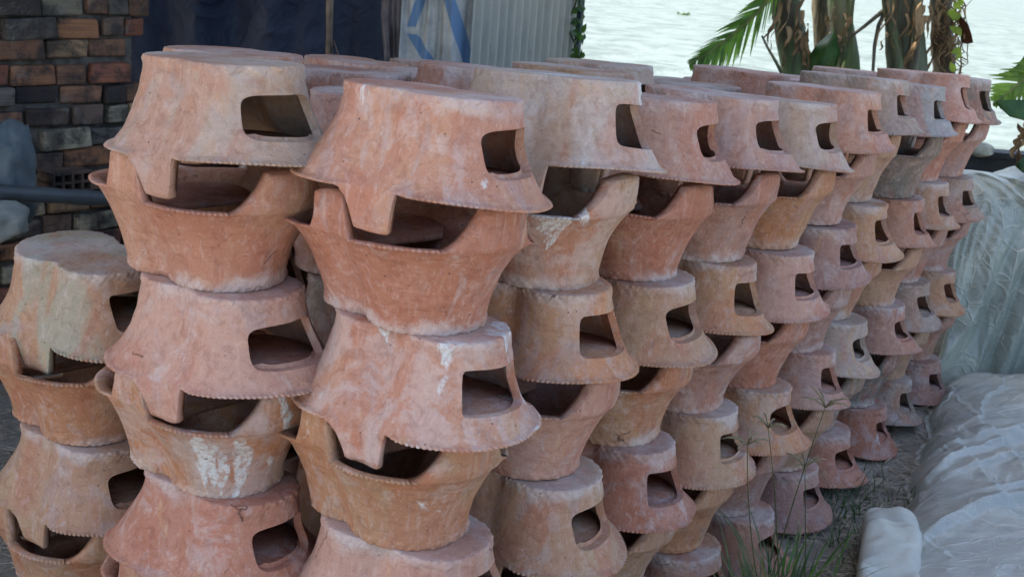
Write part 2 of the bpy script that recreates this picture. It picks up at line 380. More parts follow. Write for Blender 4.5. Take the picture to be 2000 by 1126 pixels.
tag(o, 'dark navy plastic sheet hanging as the back wall of the shed', 'plastic sheet')
WOOD = simple('weathered_pole', (.16, .12, .09), .85, .4, 14, .6, .004)
mb = MB(); p = at(641, 60, 5.9)
mb.tube([(p.x+.01*math.sin(z*2), p.y, z) for z in np.linspace(-.2, 3.6, 24)], [.017+.003*math.sin(k*1.9) for k in range(24)], 10)
pt = empty('shed_post', (0, 0, 0)); tag(pt, 'thin wooden post standing before the navy sheet of the shed', 'post')
mb.build('pole', WOOD, pt)
mb = MB(); q = at(660, 0, 5.86)
mb.tube([Vector((q.x-.04, q.y, 1.7)), Vector((q.x-.025, q.y, 1.2)), at(652, 80, 5.86), at(662, 110, 5.86), at(660, 160, 5.86)], .004, 6); mb.build('cord', WOOD, pt)
# rag draped at the edge of the sheet
RAG = simple('brown_rag', (.16, .14, .14), .9, .4, 8, .5, .006)
g0 = at(744, 60, 6.05); g1 = at(805, 60, 6.05)
o = curtain('hanging_rag', (g0.x, g0.y), (g1.x, g1.y), .55, 2.2, RAG, .05, 5, 6.1, 30, 50, shape=lambda t, z: t if z > .5 else 1-(1-t)*(.25+1.5*z))
tag(o, 'grey-brown rag hanging between the navy sheet and the striped cloth', 'cloth')
a = N('striped_cloth'); v = a.obj(); sp = a.n('ShaderNodeSeparateXYZ'); a.L(v, sp.inputs[0])
def band(expr_a, expr_b, k, off, wdt):
    q = a.math('ADD', a.math('ADD', a.math('MULTIPLY', sp.outputs[0], expr_a), a.math('MULTIPLY', sp.outputs[2], expr_b)), off)
    return a.ramp(a.math('ABSOLUTE', q), wdt, wdt+.006, 1, 0)
s0 = at(782, 130, 5.95); s1 = at(917, 130, 5.95)
def line(xa, ya, xb, yb, wdt, top=None):
    A = at(xa, ya, 5.95); B = at(xb, yb, 5.95); dx, dz = B.x-A.x, B.z-A.z; L = math.hypot(dx, dz)
    q = band(-dz/L, dx/L, 1, (dz*A.x-dx*A.z)/L, wdt)
    return a.math('MULTIPLY', q, a.ramp(sp.outputs[2], A.z-.005 if top is None else top, A.z+.005 if top is None else top+.01, 1, 0)) if top != 9 else a.math('MULTIPLY', q, a.ramp(sp.outputs[2], B.z-.01, B.z, 0, 1))
stripes = a.math('MAXIMUM', a.math('MAXIMUM', line(806, 66, 852, 138, .019), line(880, 0, 914, 120, .023, 3.)), line(822, 0, 805, 50, .018, 9))
n1 = a.noise(v, 9, 6, .6); wv = a.noise(a.vmath('MULTIPLY', v, (300, 300, 60)), 1, 2)
c = a.mix(a.ramp(n1, .35, .7), (.46, .47, .44), (.30, .30, .29)); c = a.mix(a.math('MULTIPLY', stripes, .9), c, (.09, .19, .34)); 
STRIPE = a.done(c, .75, a.bump(a.math('ADD', n1, a.math('MULTIPLY', wv, .3)), .5, .01))
o = curtain('striped_cloth', (s0.x, s0.y+.02), (s1.x, s1.y), .4, 2.6, STRIPE, .12, 4.5, 4.7, 90, 90, crump=.05)
tag(o, 'dirty white woven cloth with blue diagonal stripes hanging at the shed corner', 'cloth')
a = N('corrugated_sheet'); v = a.obj(); n1 = a.noise(a.vmath('MULTIPLY', v, (2, 2, .6)), 3, 6, .6); n2 = a.noise(a.vmath('MULTIPLY', v, (9, 9, 1.5)), 2, 7, .65)
c = a.mix(a.ramp(n1, .35, .68), (.25, .26, .235), (.36, .355, .31)); c = a.mix(a.ramp(n2, .60, .74, 0, .7), c, (.10, .095, .085))
TIN = a.done(c, .55, a.bump(n2, .2, .004), .4)
c0 = at(900, 130, 6.35); c1 = at(1116, 130, 8.0)
A = Vector((c0.x, c0.y)); B = Vector((c1.x, c1.y)); L = (B-A).length; yawc = math.atan2((B-A).y, (B-A).x)
cw = empty('corrugated_wall', (A.x, A.y, 0), yawc); tag(cw, 'weathered grey corrugated sheet wall at the end of the shed', 'wall')
def corr_mesh(wid, z0, z1, pitch, amp, ph):
    n = int(wid/pitch*12); v = []; f = []
    for side in (0, 1):
        for z in (z0, z1):
            for i in range(n+1):
                s = wid*i/n; v.append((s, amp*math.sin(2*math.pi*s/pitch+ph)+side*.0015, z))
    for i in range(n): f.append((i, i+1, n+2+i, n+1+i)); b = 2*(n+1); f.append((b+n+1+i, b+n+2+i, b+i+1, b+i))
    return v, f
npan = 3; pw = L/npan
for k in range(npan):
    vv, ff = corr_mesh(pw+.03, -.3, 4.5, .105, .019, 0)
    o = mk('corrugated_panel', vv, ff, TIN, cw); o.location = (k*pw, .004*(k % 2), 0)
mb = MB(); mb.box((L+.02, .0, 2.1), (.05, .07, 4.8)); mb.build('corner_post', simple('dark_post', (.035, .05, .06), .8), cw, False)
for z in (.35, 3.2):
    mb = MB(); mb.box((L/2, .05, z), (L, .04, .06)); mb.build('rail', WOOD, cw, False)
# added unseen roof, out of the frame, to keep the left side dark
rf = empty('added_shade_roof', (0, 0, 0)); tag(rf, 'added corrugated roof, out of view, shading the brick wall and the stacked stoves', 'roof')
vv, ff = corr_mesh(4.6, 0, 2.6, .078, .014, 0)
for k in range(1):
    me_o = mk('shade_roof_sheet', vv, ff, TIN, rf)
    me_o.matrix_world = Matrix.Translation((-4.0, 3.2, 2.55)) @ Matrix.Rotation(math.radians(22), 4, 'Z') @ Matrix.Rotation(math.radians(-72), 4, 'X')

o = mk('shade_roof_sheet', *corr_mesh(5.0, 0, 5.8, .20, .02, 0), TIN, rf)  # second added sheet, unseen, blocks the sun over the stacks
o.matrix_world = Matrix.Translation((-4.1, 1.25, 4.1)) @ Matrix.Rotation(math.radians(-86), 4, 'X')
# creeper on the corner of the corrugated wall
a = N('leaf_green'); ti = a.n('ShaderNodeAttribute', attribute_type='OBJECT', attribute_name='tint').outputs['Color']; v = a.obj()
n1 = a.noise(v, 12, 5); gcol = a.mix(a.ramp(n1, .35, .65), ti, a.mix(1, ti, (.55, .62, .5), 'MULTIPLY'))
tr = a.n('ShaderNodeBsdfTranslucent'); a.L(a.mix(1, gcol, (1.9, 2.0, .8), 'MULTIPLY'), tr.inputs[0]); ms = a.n('ShaderNodeMixShader'); ms.inputs[0].default_value = .38
a.done(gcol, .45, a.bump(a.noise(v, 60, 3), .2, .003), .4); a.L(a.b.outputs[0], ms.inputs[1]); a.L(tr.outputs[0], ms.inputs[2]); a.L(ms.outputs[0], a.out.inputs[0]); LEAF = a.m
def leaf_blob(mb, p, size, n=None):
    n = n or Vector((rnd.uniform(-1, 1), rnd.uniform(-1, -.2), rnd.uniform(-.5, .8))).normalized(); t = n.cross(Vector((rnd.uniform(-1, 1), rnd.uniform(-1, 1), rnd.uniform(-1, 1)))).normalized(); b = n.cross(t)
    s = size; pts = [(-.9, 0), (-.55, .5), (0, .62), (.5, .38), (1.1, 0), (.5, -.38), (0, -.62), (-.55, -.5)]
    v = [p+t*(x*s)+b*(y*s)+n*(abs(y)*.35*s) for x, y in pts]+[p.copy()]
    mb.add(v, [(i, (i+1) % 8, 8) for i in range(8)])
cr = empty('creeper'); tag(cr, 'thin leafy creeper climbing the outer corner of the corrugated wall', 'vine')
mb = MB(); stem = [at(1118+9*math.sin(k*.9), -30+k*15, 7.9) for k in range(13)]; mb.tube(stem, .006, 5); o = mb.build('stem', LEAF, cr); o['tint'] = [.06, .07, .03]
for k in range(46):
    mb = MB(); p = at(rnd.triangular(1114, 1150, 1122)+ (4 if k % 3 else 0), rnd.uniform(-25, 140), 7.85+rnd.uniform(-.1, .1)); leaf_blob(mb, p, rnd.uniform(.018, .034)); o = mb.build('leaf', LEAF, cr); g = rnd.uniform(.7, 1.3); o['tint'] = [.05*g, .10*g, .035*g]

# ---------------------------------------------------------------- the clay stoves
def stove_meshes(seed, n=660):
    r = random.Random(seed)
    sep = .135; TH = .016
    rT0, rF0 = 0.098+r.uniform(-.003, .003), .104+r.uniform(-.003, .003)
    fl = .069+r.uniform(-.005, .004)
    ph = np.linspace(-np.pi, np.pi, 4001)[:-1]
    def rad(phi, z, off=0.):
        q = np.clip(z/H, 0, 1.0); g = fl*(.50*q+.50*q**3.2)
        def circ(cx, rr):
            c = np.cos(phi)*cx; disc = rr**2-(cx*np.sin(phi))**2
            return c+np.sqrt(np.maximum(disc, 1e-6))
        a_ = circ(sep/2, rT0+g*1.0-off); b_ = circ(-sep/2, rF0+g*1.04-off)
        k = .010
        return k*np.logaddexp(a_/k, b_/k)-k*.0
    rm = rad(ph, np.full_like(ph, H*.8))
    x, y = rm*np.cos(ph), rm*np.sin(ph); ds = np.hypot(np.diff(np.append(x, x[0])), np.diff(np.append(y, y[0])))
    s = np.concatenate([[0], np.cumsum(ds)]); tot = s[-1]
    u = np.arange(n)/n*tot                                    # arc position, 0 at phi=-pi (F end)
    phi = np.interp(u, s, np.append(ph, np.pi))
    # arcs
    def arc(phx): return np.interp(phx, ph, s[:-1])
    def du(c):
        d = np.abs(u-c); return np.minimum(d, tot-d)
    pr = [0.0, arc(math.radians(-83+r.uniform(-2, 2))), arc(math.radians(83+r.uniform(-2, 2)))]
    # low frequency hand-made wobble
    W = [(np.array([r.uniform(-1, 1) for _ in range(3)])*f_, r.uniform(0, 6.28), a_) for f_, a_ in ((16, .0034), (24, .0026), (38, .0016), (60, .0009), (75, .0007), (110, .0005))]
    def wob(X, Y, Z):
        q = np.zeros_like(X)
        for k, p_, a_ in W: q += a_*np.sin(k[0]*X+k[1]*Y+k[2]*Z*1.3+p_)
        return q
    prH = np.zeros(n); prid = np.full(n, -1)
    for k, c in enumerate(pr):
        wb, wt = (.066, .034) if k else (.112, .046)
        d = du(c)
        if k:                                # steep on the side of the small lobe, sloping on the other
            sg = ((u-c+tot/2) % tot)-tot/2; ts = (sg > 0) if k == 1 else (sg < 0)
            wb = np.where(ts, .046, .068)
        t = np.clip((wb-d)/(wb-wt), 0, 1)
        hgt = P*(1-r.uniform(0, .03))*np.where(t < 1, (t**(1.45 if k else 1.9))*.90, .90+.10*np.cos(np.clip(d/wt, 0, 1)*np.pi/2)**.4)
        m = d < wb; prH[m] = hgt[m]; prid[m] = k
    # rows of the outer wall
    z0 = r.uniform(.036, .050); z1 = r.uniform(.115, .127)
    zr = [0.0, .001, .003, .006, .010, .0135, .017, .021, .028] + list(np.linspace(z0*.8, z0, 2)) + list(np.linspace(z0, z1, 13)[1:]) + list(np.linspace(z1, H-.014, 6)[1:]) + [H-.010, H-.0060, H-.0052, H-.002]
    zr = sorted(set(np.round(zr, 5))); r0 = zr.index(round(z0, 5)); r1 = zr.index(round(z1, 5)); nr = len(zr)
    hw = r.uniform(.082, .098); cen = arc(r.uniform(-.06, .06))
    inside = du(cen) < hw; ci = np.where(inside)[0]; i0, i1 = ci.min(), ci.max()
    uc = (u[i0]+u[i1])/2; hw = (u[i1]-u[i0])/2; zc = (z0+z1)/2; hh = (z1-z0)/2
    ne = (12, 5, 8, 3.6, 14, 7, 9, 4.5)[seed % 8]; skew = r.uniform(-.18, .18); topd = r.uniform(-.12, .12)
    sc = np.abs(np.sin(np.pi*u/(tot/round(tot/.0088))))
    ledge_h = .015+.006*np.sin(phi*3+r.uniform(0, 6))+.004*np.sin(phi*7+r.uniform(0, 6))+.0025*np.sin(phi*17+r.uniform(0, 6))+.0012*np.sin(phi*39+r.uniform(0, 6))
    jp = sum(np.clip((.070-du(pr[k]))/.020, 0, 1) for k in (1, 2)); jf = sum(np.exp(-(du(pr[k])/.055)**2) for k in (1, 2)); ep = np.clip((.105-du(pr[0]))/.02, 0, 1)      # junction supports: smooth, no lip
    dprong = (prid >= 0)
    droop = .006*np.sin(phi*2+r.uniform(0, 6))+.003*np.sin(phi*3+r.uniform(0, 6))
    def surf(z, off, outer):
        zz = np.full(n, z) if np.isscalar(z) else z
        U_a = u.copy(); Z = zz.copy()
        a_ = (U_a-uc)/hw; b_ = (Z-zc)/hh; mm = np.maximum(np.abs(a_), np.abs(b_)); wgt = np.clip(1-(mm-1)/.55, 0, 1)
        sup = (np.abs(a_)**ne+np.abs(b_)**ne)**(1/ne)+1e-9; k = mm/sup
        a2 = a_*k+skew*b_*.5; b2 = b_*k+topd*a_
        a_ = np.where(mm < 1.55, a_+(a2-a_)*wgt, a_); b_ = np.where(mm < 1.55, b_+(b2-b_)*wgt, b_)
        U_a = np.where(mm < 1.55, uc+a_*hw, U_a); Z = np.where(mm < 1.55, zc+b_*hh, Z)
        p_ = np.interp(U_a, s, np.append(ph, np.pi))
        R = rad(p_, Z, off)-(0 if outer else .012*jf*np.clip(Z/H, 0, 1)**3)
        X, Y = R*np.cos(p_), R*np.sin(p_); R = R+wob(X, Y, Z)*(1 if outer else 1.2)
        if outer:
            R = R+.0034*(1/(1+np.exp((Z-ledge_h)/.0012)))
            R = np.where(Z < .004, R-.0022*(1-np.clip(Z, 0, 1)/.004)**2, R)
            R = R+(.0011*np.sin(p_*43+Z*300+seed)+.0009*np.sin(p_*71-Z*410+seed*2)+.0012*np.sin(p_*23+seed*3))*np.exp(-Z/.02)
            lip = np.exp(-((Z-(H-.002))/.0055)**2)*(1-np.clip(jp, 0, 1))
            R = R+lip*(1-.75*ep)*(.0035+.0062*sc*np.where(Z > H-.0058, 1, 0)*(1-ep))
            R = R-.012*jf*np.clip(Z/H, 0, 1)**3
        Z = Z+droop*np.clip(Z/H, 0, 1)**2
        return np.stack([R*np.cos(p_), R*np.sin(p_), Z], 1)
    V = []; rows = {}
    def push(name, arr): rows[name] = len(V)*n; V.append(arr)
    base = surf(0.0, .004, True)
    for k, sc_ in enumerate((.35, .8, .96)):
        q = base.copy(); q[:, :2] *= sc_; q[:, 2] = .0015*(1-sc_); push(('b', k), q)
    for k, z in enumerate(zr): push(('o', k), surf(z, 0, True))
    # lip
    l1 = surf(H+.0005, .005, True); push('lip1', l1)
    l2 = surf(H-.0005, TH*.8, False); push('lip2', l2)
    zi = [z for z in zr[::-1] if z >= .021]; zi = [H-.006]+[z for z in zi if z < H-.008]
    idx_i = {}
    for k, z in enumerate(zi): push(('i', k), surf(z, TH, False)); idx_i[round(z, 5)] = k
    q = surf(.020, TH+.008, False); push('fl0', q)
    q = q.copy(); q[:, :2] *= .5; q[:, 2] = .018; push('fl1', q)
    VV = np.concatenate(V); c0_ = len(VV); VV = np.vstack([VV, [[0, 0, .002], [0, 0, .018]]])
    body = []; rim = []; ar = np.arange(n); nx_ = (ar+1) % n
    def strip(A, B, skip=None, tgt=body, only=None, flip=False):
        for i in range(n):
            if skip and skip[0] <= i < skip[1]: continue
            if only is not None and not only[i]: continue
            j = (i+1) % n; q_ = (A+i, A+j, B+j, B+i); tgt.append(q_)
    for i in range(n): body.append((c0_, rows[('b', 0)]+(i+1) % n, rows[('b', 0)]+i))
    strip(rows[('b', 0)], rows[('b', 1)]); strip(rows[('b', 1)], rows[('b', 2)]); strip(rows[('b', 2)], rows[('o', 0)])
    lipstart = nr-5
    for k in range(nr-1):
        strip(rows[('o', k)], rows[('o', k+1)], (i0, i1) if r0 <= k < r1 else None, rim if k >= lipstart else body)
    nonp = np.array([not (dprong[i] and dprong[(i+1) % n]) for i in range(n)])
    strip(rows[('o', nr-1)], rows['lip1'], tgt=rim, only=nonp); strip(rows['lip1'], rows['lip2'], tgt=rim, only=nonp)
    strip(rows['lip2'], rows[('i', 0)], tgt=rim, only=nonp)
    for k in range(len(zi)-1):
        dz_ = zi[k] <= z1+1e-6 and zi[k+1] >= z0-1e-6
        strip(rows[('i', k)], rows[('i', k+1)], (i0, i1) if dz_ else None)
    strip(rows[('i', len(zi)-1)], rows['fl0']); strip(rows['fl0'], rows['fl1'])
    for i in range(n): body.append((c0_+1, rows['fl1']+i, rows['fl1']+(i+1) % n))
    # door jambs, with crisp arrises
    nb_ = len(body)
    ik0, ik1 = idx_i[round(z0, 5)], idx_i[round(z1, 5)]
    inn = {round(z, 5): rows[('i', k)] for k, z in enumerate(zi)}
    for k in range(r0, r1):
        A, B = rows[('o', k)], rows[('o', k+1)]; C_, D_ = inn[zr[k]], inn[zr[k+1]]
        body.append((A+i0, B+i0, D_+i0, C_+i0)); body.append((B+i1, A+i1, C_+i1, D_+i1))
    for i in range(i0, i1):
        A, C_ = rows[('o', r0)], inn[zr[r0]]; body.append((A+i, C_+i, C_+i+1, A+i+1))
        A, C_ = rows[('o', r1)], inn[zr[r1]]; body.append((A+i+1, C_+i+1, C_+i, A+i))
    jb = [q_ for q_ in body[nb_:]]; del body[nb_:]
    uqj = sorted({i for q_ in jb for i in q_}); mpj = {i: len(VV)+k for k, i in enumerate(uqj)}
    VV = np.vstack([VV, VV[uqj]]); body += [tuple(mpj[i] for i in q_) for q_ in jb]
    # pot supports: closed shells over the wall
    sup = []
    extra = []; eb = len(VV)
    for k in range(3):
        cols_ = [i for i in range(n) if prid[i] == k]
        cols_.sort(key=lambda i: ((u[i]-pr[k]+tot/2) % tot))
        if len(cols_) < 3: continue
        K = 7; fs = []; st = eb+len(extra)
        oi = rows[('o', nr-1)]; ii = rows[('i', 0)]
        for i in cols_:
            O = VV[oi+i]; I = VV[ii+i]; hgt = prH[i]; p_ = phi[i]; rd = np.array([math.cos(p_), math.sin(p_), 0])
            thick = .021; O = O.copy()
            for m_ in range(K+1):                      # outer face up
                t = m_/K; zz = O[2]+(hgt-.004*min(1, hgt/.02))*t
                lean = (.004*math.sin(t*2.6) if k else .007*math.sin(t*2.2))*(hgt/P)
                wv_ = .0015*math.sin(zz*70+p_*9+seed)
                q_ = O+rd*(lean+wv_*t); q_[2] = zz; extra.append(q_)
            tp = O+rd*(-.010); tp[2] = O[2]+hgt; extra.append(tp)
            tp = I+rd*(-.002); tp[2] = O[2]+hgt-.001; tp = tp*1.0; extra.append(tp)
            for m_ in range(K+1):
                t = 1-m_/K; zz = I[2]+(hgt-.004*min(1, hgt/.02))*t; q_ = I+rd*(-.007*min(1, hgt/.03)*(math.sin(t*3.14))); q_[2] = zz; extra.append(q_)
        R_n = 2*(K+1)+2
        for a_ in range(len(cols_)-1):
            for m_ in range(R_n-1):
                A = st+a_*R_n+m_; B = st+(a_+1)*R_n+m_; fs.append((A, B, B+1, A+1))
        sh = {}
        for a_, i in enumerate(cols_): sh[st+a_*R_n] = oi+i; sh[st+(a_+1)*R_n-1] = ii+i
        fs = [tuple(sh.get(q_, q_) for q_ in f_) for f_ in fs]
        sup.append(fs)
    VV = np.vstack([VV, np.array(extra)])
    # vertex normals of the whole, so that the split parts still shade as one piece
    full = bpy.data.meshes.new('full'); full.from_pydata(VV.tolist(), [], body+rim+[q_ for fs in sup for q_ in fs]); full.update()
    NN = np.zeros(len(VV)*3); full.vertices.foreach_get('normal', NN); NN = NN.reshape(-1, 3); bpy.data.meshes.remove(full)
    def part(name, faces, use_n=True):
        F = np.array([len(q_) for q_ in faces]); flat = np.fromiter((i for q_ in faces for i in q_), int)
        uq, inv = np.unique(flat, return_inverse=True); me = bpy.data.meshes.new(name)
        me.vertices.add(len(uq)); me.vertices.foreach_set('co', VV[uq].ravel()); me.loops.add(len(flat)); me.loops.foreach_set('vertex_index', inv.astype(np.int32))
        me.polygons.add(len(F)); me.polygons.foreach_set('loop_start', np.concatenate([[0], np.cumsum(F)[:-1]]).astype(np.int32)); me.polygons.foreach_set('loop_total', F.astype(np.int32))
        me.update(calc_edges=True); me.polygons.foreach_set('use_smooth', [True]*len(F)); me.materials.append(CLAY); me.validate()
        if use_n: me.normals_split_custom_set_from_vertices(NN[uq].tolist())
        return me
    out = [('stove_body', part('stove_body', body)), ('scalloped_rim', part('scalloped_rim', rim))]
    for fs in sup: out.append(('pot_support', part('pot_support', fs)))
    # ash shelf across the small lobe
    sv, sf = [], []; nn_ = 48; rs = rT0+fl*.45-.006; zs = z1+.010
    for z in (zs, zs+.010):
        for k in range(nn_):
            an = 2*math.pi*k/nn_; xx = sep/2+rs*math.cos(an); xx = max(xx, -.028); sv.append((xx, rs*math.sin(an)*(.93 if xx < 0 else 1), z+.002*math.sin(an*3)))
    sv += [(sep/2, 0, zs-.002), (sep/2, 0, zs+.007)]
    for k in range(nn_):
        j = (k+1) % nn_; sf += [(k, j, nn_+j, nn_+k), (2*nn_, j, k), (2*nn_+1, nn_+k, nn_+j)]
    me = bpy.data.meshes.new('ash_shelf'); me.from_pydata(sv, [], sf); me.update(); me.polygons.foreach_set('use_smooth', [True]*len(sf)); me.materials.append(CLAY)
    out.append(('ash_shelf', me))
    return out
VAR = [stove_meshes(100+k) for k in range(8)]

TINT = {  # first colour, second colour
 'cream': ((.46, .335, .265), (.44, .355, .315)), 'salmon': ((.46, .250, .180), (.43, .215, .160)), 'orange': ((.46, .225, .125), (.44, .265, .170)),
 'red': ((.41, .175, .120), (.43, .205, .155)), 'pink': ((.45, .255, .215), (.47, .290, .245)), 'mauve': ((.36, .215, .195), (.40, .230, .190)),
 'tan': ((.42, .275, .185), (.42, .255, .180)), 'grey': ((.29, .235, .205), (.33, .245, .205)), 'blue': ((.27, .29, .32), (.30, .30, .31)), 'dark': ((.17, .165, .16), (.22, .18, .16)),
 'greycream': ((.37, .35, .285), (.45, .27, .18))}
WORD = {'cream': 'cream-pink', 'salmon': 'salmon', 'orange': 'orange-brown', 'red': 'brick-red', 'pink': 'pale pink', 'mauve': 'mauve-brown', 'tan': 'tan', 'grey': 'grey-brown', 'blue': 'blue-grey', 'dark': 'dark grey', 'greycream': 'grey and cream'}
COLS = {'face': [ # from the top stove down
 ['salmon', 'red', 'salmon', 'orange', 'pink', 'red', 'salmon'], ['cream', 'tan', 'orange', 'pink', 'tan', 'orange', 'red'],
 ['pink', 'red', 'tan', 'orange', 'red', 'tan', 'salmon'], ['pink', 'mauve', 'orange', 'mauve', 'tan', 'orange', 'salmon'],
 ['cream', 'orange', 'pink', 'red', 'orange', 'mauve', 'salmon'], ['salmon', 'mauve', 'mauve', 'mauve', 'pink', 'tan', 'mauve'],
 ['grey', 'tan', 'orange', 'tan', 'cream', 'grey', 'red'], ['blue', 'dark', 'salmon', 'tan', 'mauve', 'dark', 'red'],
 ['pink', 'red', 'tan', 'mauve', 'grey', 'tan', 'grey'], ['dark', 'mauve', 'grey', 'mauve', 'orange', 'mauve', 'mauve']],
 'front': [['cream', 'salmon', 'pink', 'orange', 'red', 'salmon', 'red']], 'low': [['greycream', 'orange', 'tan', 'orange', 'tan']]}
ORD = ['topmost', 'second', 'third', 'fourth', 'fifth', 'sixth', 'lowest']
STK = ['the tall stack nearest the camera', 'the first stack behind the nearest one', 'the second stack behind the nearest one', 'the third stack behind the nearest one',
       'the fourth stack behind the nearest one', 'the sixth of ten stacks along the right side', 'the fourth stack from the far right end', 'the third stack from the far right end',
       'the stack just before the far right one', 'the far right stack']
yawI, yawU = math.radians(-33), math.radians(-40)
SEEN_IN = 0
def stove(kind, x, y, z, up, yawd, var, label, group, seed, chalk, full=True):
    """z is the height of the base plate; up: mouth upwards"""
    t = empty('clay_stove', (x, y, z))
    if up: t.rotation_euler = (rnd.uniform(-.012, .012), rnd.uniform(-.012, .012), yawd+math.pi)
    else: t.rotation_euler = (math.pi+rnd.uniform(-.022, .022), rnd.uniform(-.022, .022), yawd)
    tag(t, label, 'stove', group)
    ta, tb = TINT[kind]; k = rnd.uniform(.93, 1.06)
    ta = [q*.92+g*.08 for q, g in zip(ta, (.42, .33, .30))]; tb = [q*.92+g*.08 for q, g in zip(tb, (.42, .33, .30))]
    sx_ = rnd.uniform(.975, 1.025); t.scale = (sx_, rnd.uniform(.98, 1.03), 1)
    for nm, me in VAR[var]:
        o = inst(nm, me, t); o['tint'] = [q*k*m_ for q, m_ in zip(ta, (.95, .90, .80))]; o['tint_second'] = [q*k*m_ for q, m_ in zip(tb, (.95, .90, .80))]; o['seed'] = seed; o['chalk'] = chalk
    return t
FIX = {}
kinds_in = ['salmon', 'tan', 'pink', 'mauve', 'cream', 'grey', 'salmon', 'orange']
BLURB = ['']
for c in cols:
    top = TOP+c['dz']
    if c['row'] == 'low': top = TOP-PAIR-.02
    nst = 2*c['n']+1; z = top
    for lv in range(nst):
        up = (lv % 2 == 1)
        far_ = c['i'] if c['row'] == 'face' else 0
        if c['row'] == 'inner': kd = kinds_in[(c['i']*3+lv*5) % 8]
        else: kd = COLS[c['row']][c['i']][lv]
        if c['row'] == 'inner' and c['i'] >= 5 and lv == 0 and c['x'] > .4: kd = rnd.choice(['grey', 'grey', 'mauve', 'pink'])
        rel = .5 if not up else -.5
        jx, jy = rnd.uniform(-.007, .007), rnd.uniform(-.007, .007)
        ya = (yawU if up else yawI)+rnd.uniform(-.10, .10)
        ox, oy = math.cos(math.radians(-40))*.060*rel, math.sin(math.radians(-40))*.060*rel
        zb = z if not up else z-H-0.0
        if lv == 0 or not up: zb = z
        pose = 'mouth-up' if up else 'upside-down'
        lvl = ORD[lv] if lv < nst-1 or nst == 5 else 'lowest'
        if nst == 5 and lv == 4: lvl = 'lowest'
        if c['row'] == 'face': lab = f"{pose} {WORD[kd]} clay stove, {lvl} in {STK[c['i']]}"
        elif c['row'] == 'front': lab = f"{pose} {WORD[kd]} clay stove, {lvl} in the tall stack left of the nearest"
        elif c['row'] == 'low': lab = f"{pose} {WORD[kd]} clay stove, {lvl} in the short stack at the left edge"
        elif lv == 0: lab = 'INNER'
        else: lab = 'clay stove buried inside the pile under the stoves that crown it'
        ch = rnd.choice([-.6, 0, 0, .3, .7])
        if (c['row'], c['i'], lv) in (('front', 0, 3), ('face', 0, 2), ('face', 1, 0), ('face', 1, 1)): ch = 1.7
        t = stove(kd, c['x']+ox+jx, c['y']+oy+jy, zb, up, ya, rnd.randrange(8), lab, 'clay stoves stacked in the pile', rnd.uniform(0, 40), ch)
        if lv == 0:                     # the crowning stoves lean back a little
            t.rotation_mode = 'QUATERNION'; td = 2.4 if c['row'] in ('face', 'front') else 1.5
            if c['row'] == 'low': td = -4
            base_q = t.rotation_euler.to_quaternion(); t.rotation_quaternion = Matrix.Rotation(math.radians(-td), 3, 'X').to_quaternion() @ base_q
        if lab == 'INNER': c['t'] = t; c['kd'] = kd
        z = z-H if (up) else z-H-P     # next base height
        if up: pass
        # after an upside-down stove (base z, rim z-H) the one below has its rim P lower
        if not up: z = z               # z is now the rim height of the mouth-up stove below
inn = [c for c in cols if c['row'] == 'inner']
def colpos(c):
    v_ = Vector((c['x'], c['y'], 1.4))-Vector((0, 0, CZ)); return 1000+FPX*v_.dot(R_)/v_.dot(F_)
LABI = {}
for c in inn:
    e = min((q for q in cols if q['row'] in ('face', 'front')), key=lambda q: (q['x']-c['x'])**2+(q['y']-c['y'])**2)
    dep = sum(1 for q in inn if q['y'] < c['y']-.1 and abs(colpos(q)-colpos(c)) < 110)
    c['key'] = (['behind the outer stacks', 'in the middle of the pile', 'deep in the pile', 'at the back of the pile'][min(dep, 3)])
inn.sort(key=colpos)
for k, c in enumerate(inn):
    px_ = colpos(c); lm = ('under the navy sheet' if px_ < 730 else 'below the striped cloth' if px_ < 920 else 'below the corrugated wall' if px_ < 1115 else 'below the open water' if px_ < 1480 else 'below the banana stems')
    lab = f"{WORD[c['kd']]} stove crowning the pile {c['key']}, {lm}"
    LABI[lab] = LABI.get(lab, 0)+1; c['lab'] = lab
for c in inn:
    lab = c['lab']
    if LABI[lab] > 1:
        same = sorted([q for q in inn if q['lab'] == lab], key=lambda q: q['y']); k = same.index(c); lab = ['nearest ', 'second ', 'third ', 'fourth ', 'fifth '][min(k, 4)]+lab
    c['t']['label'] = lab

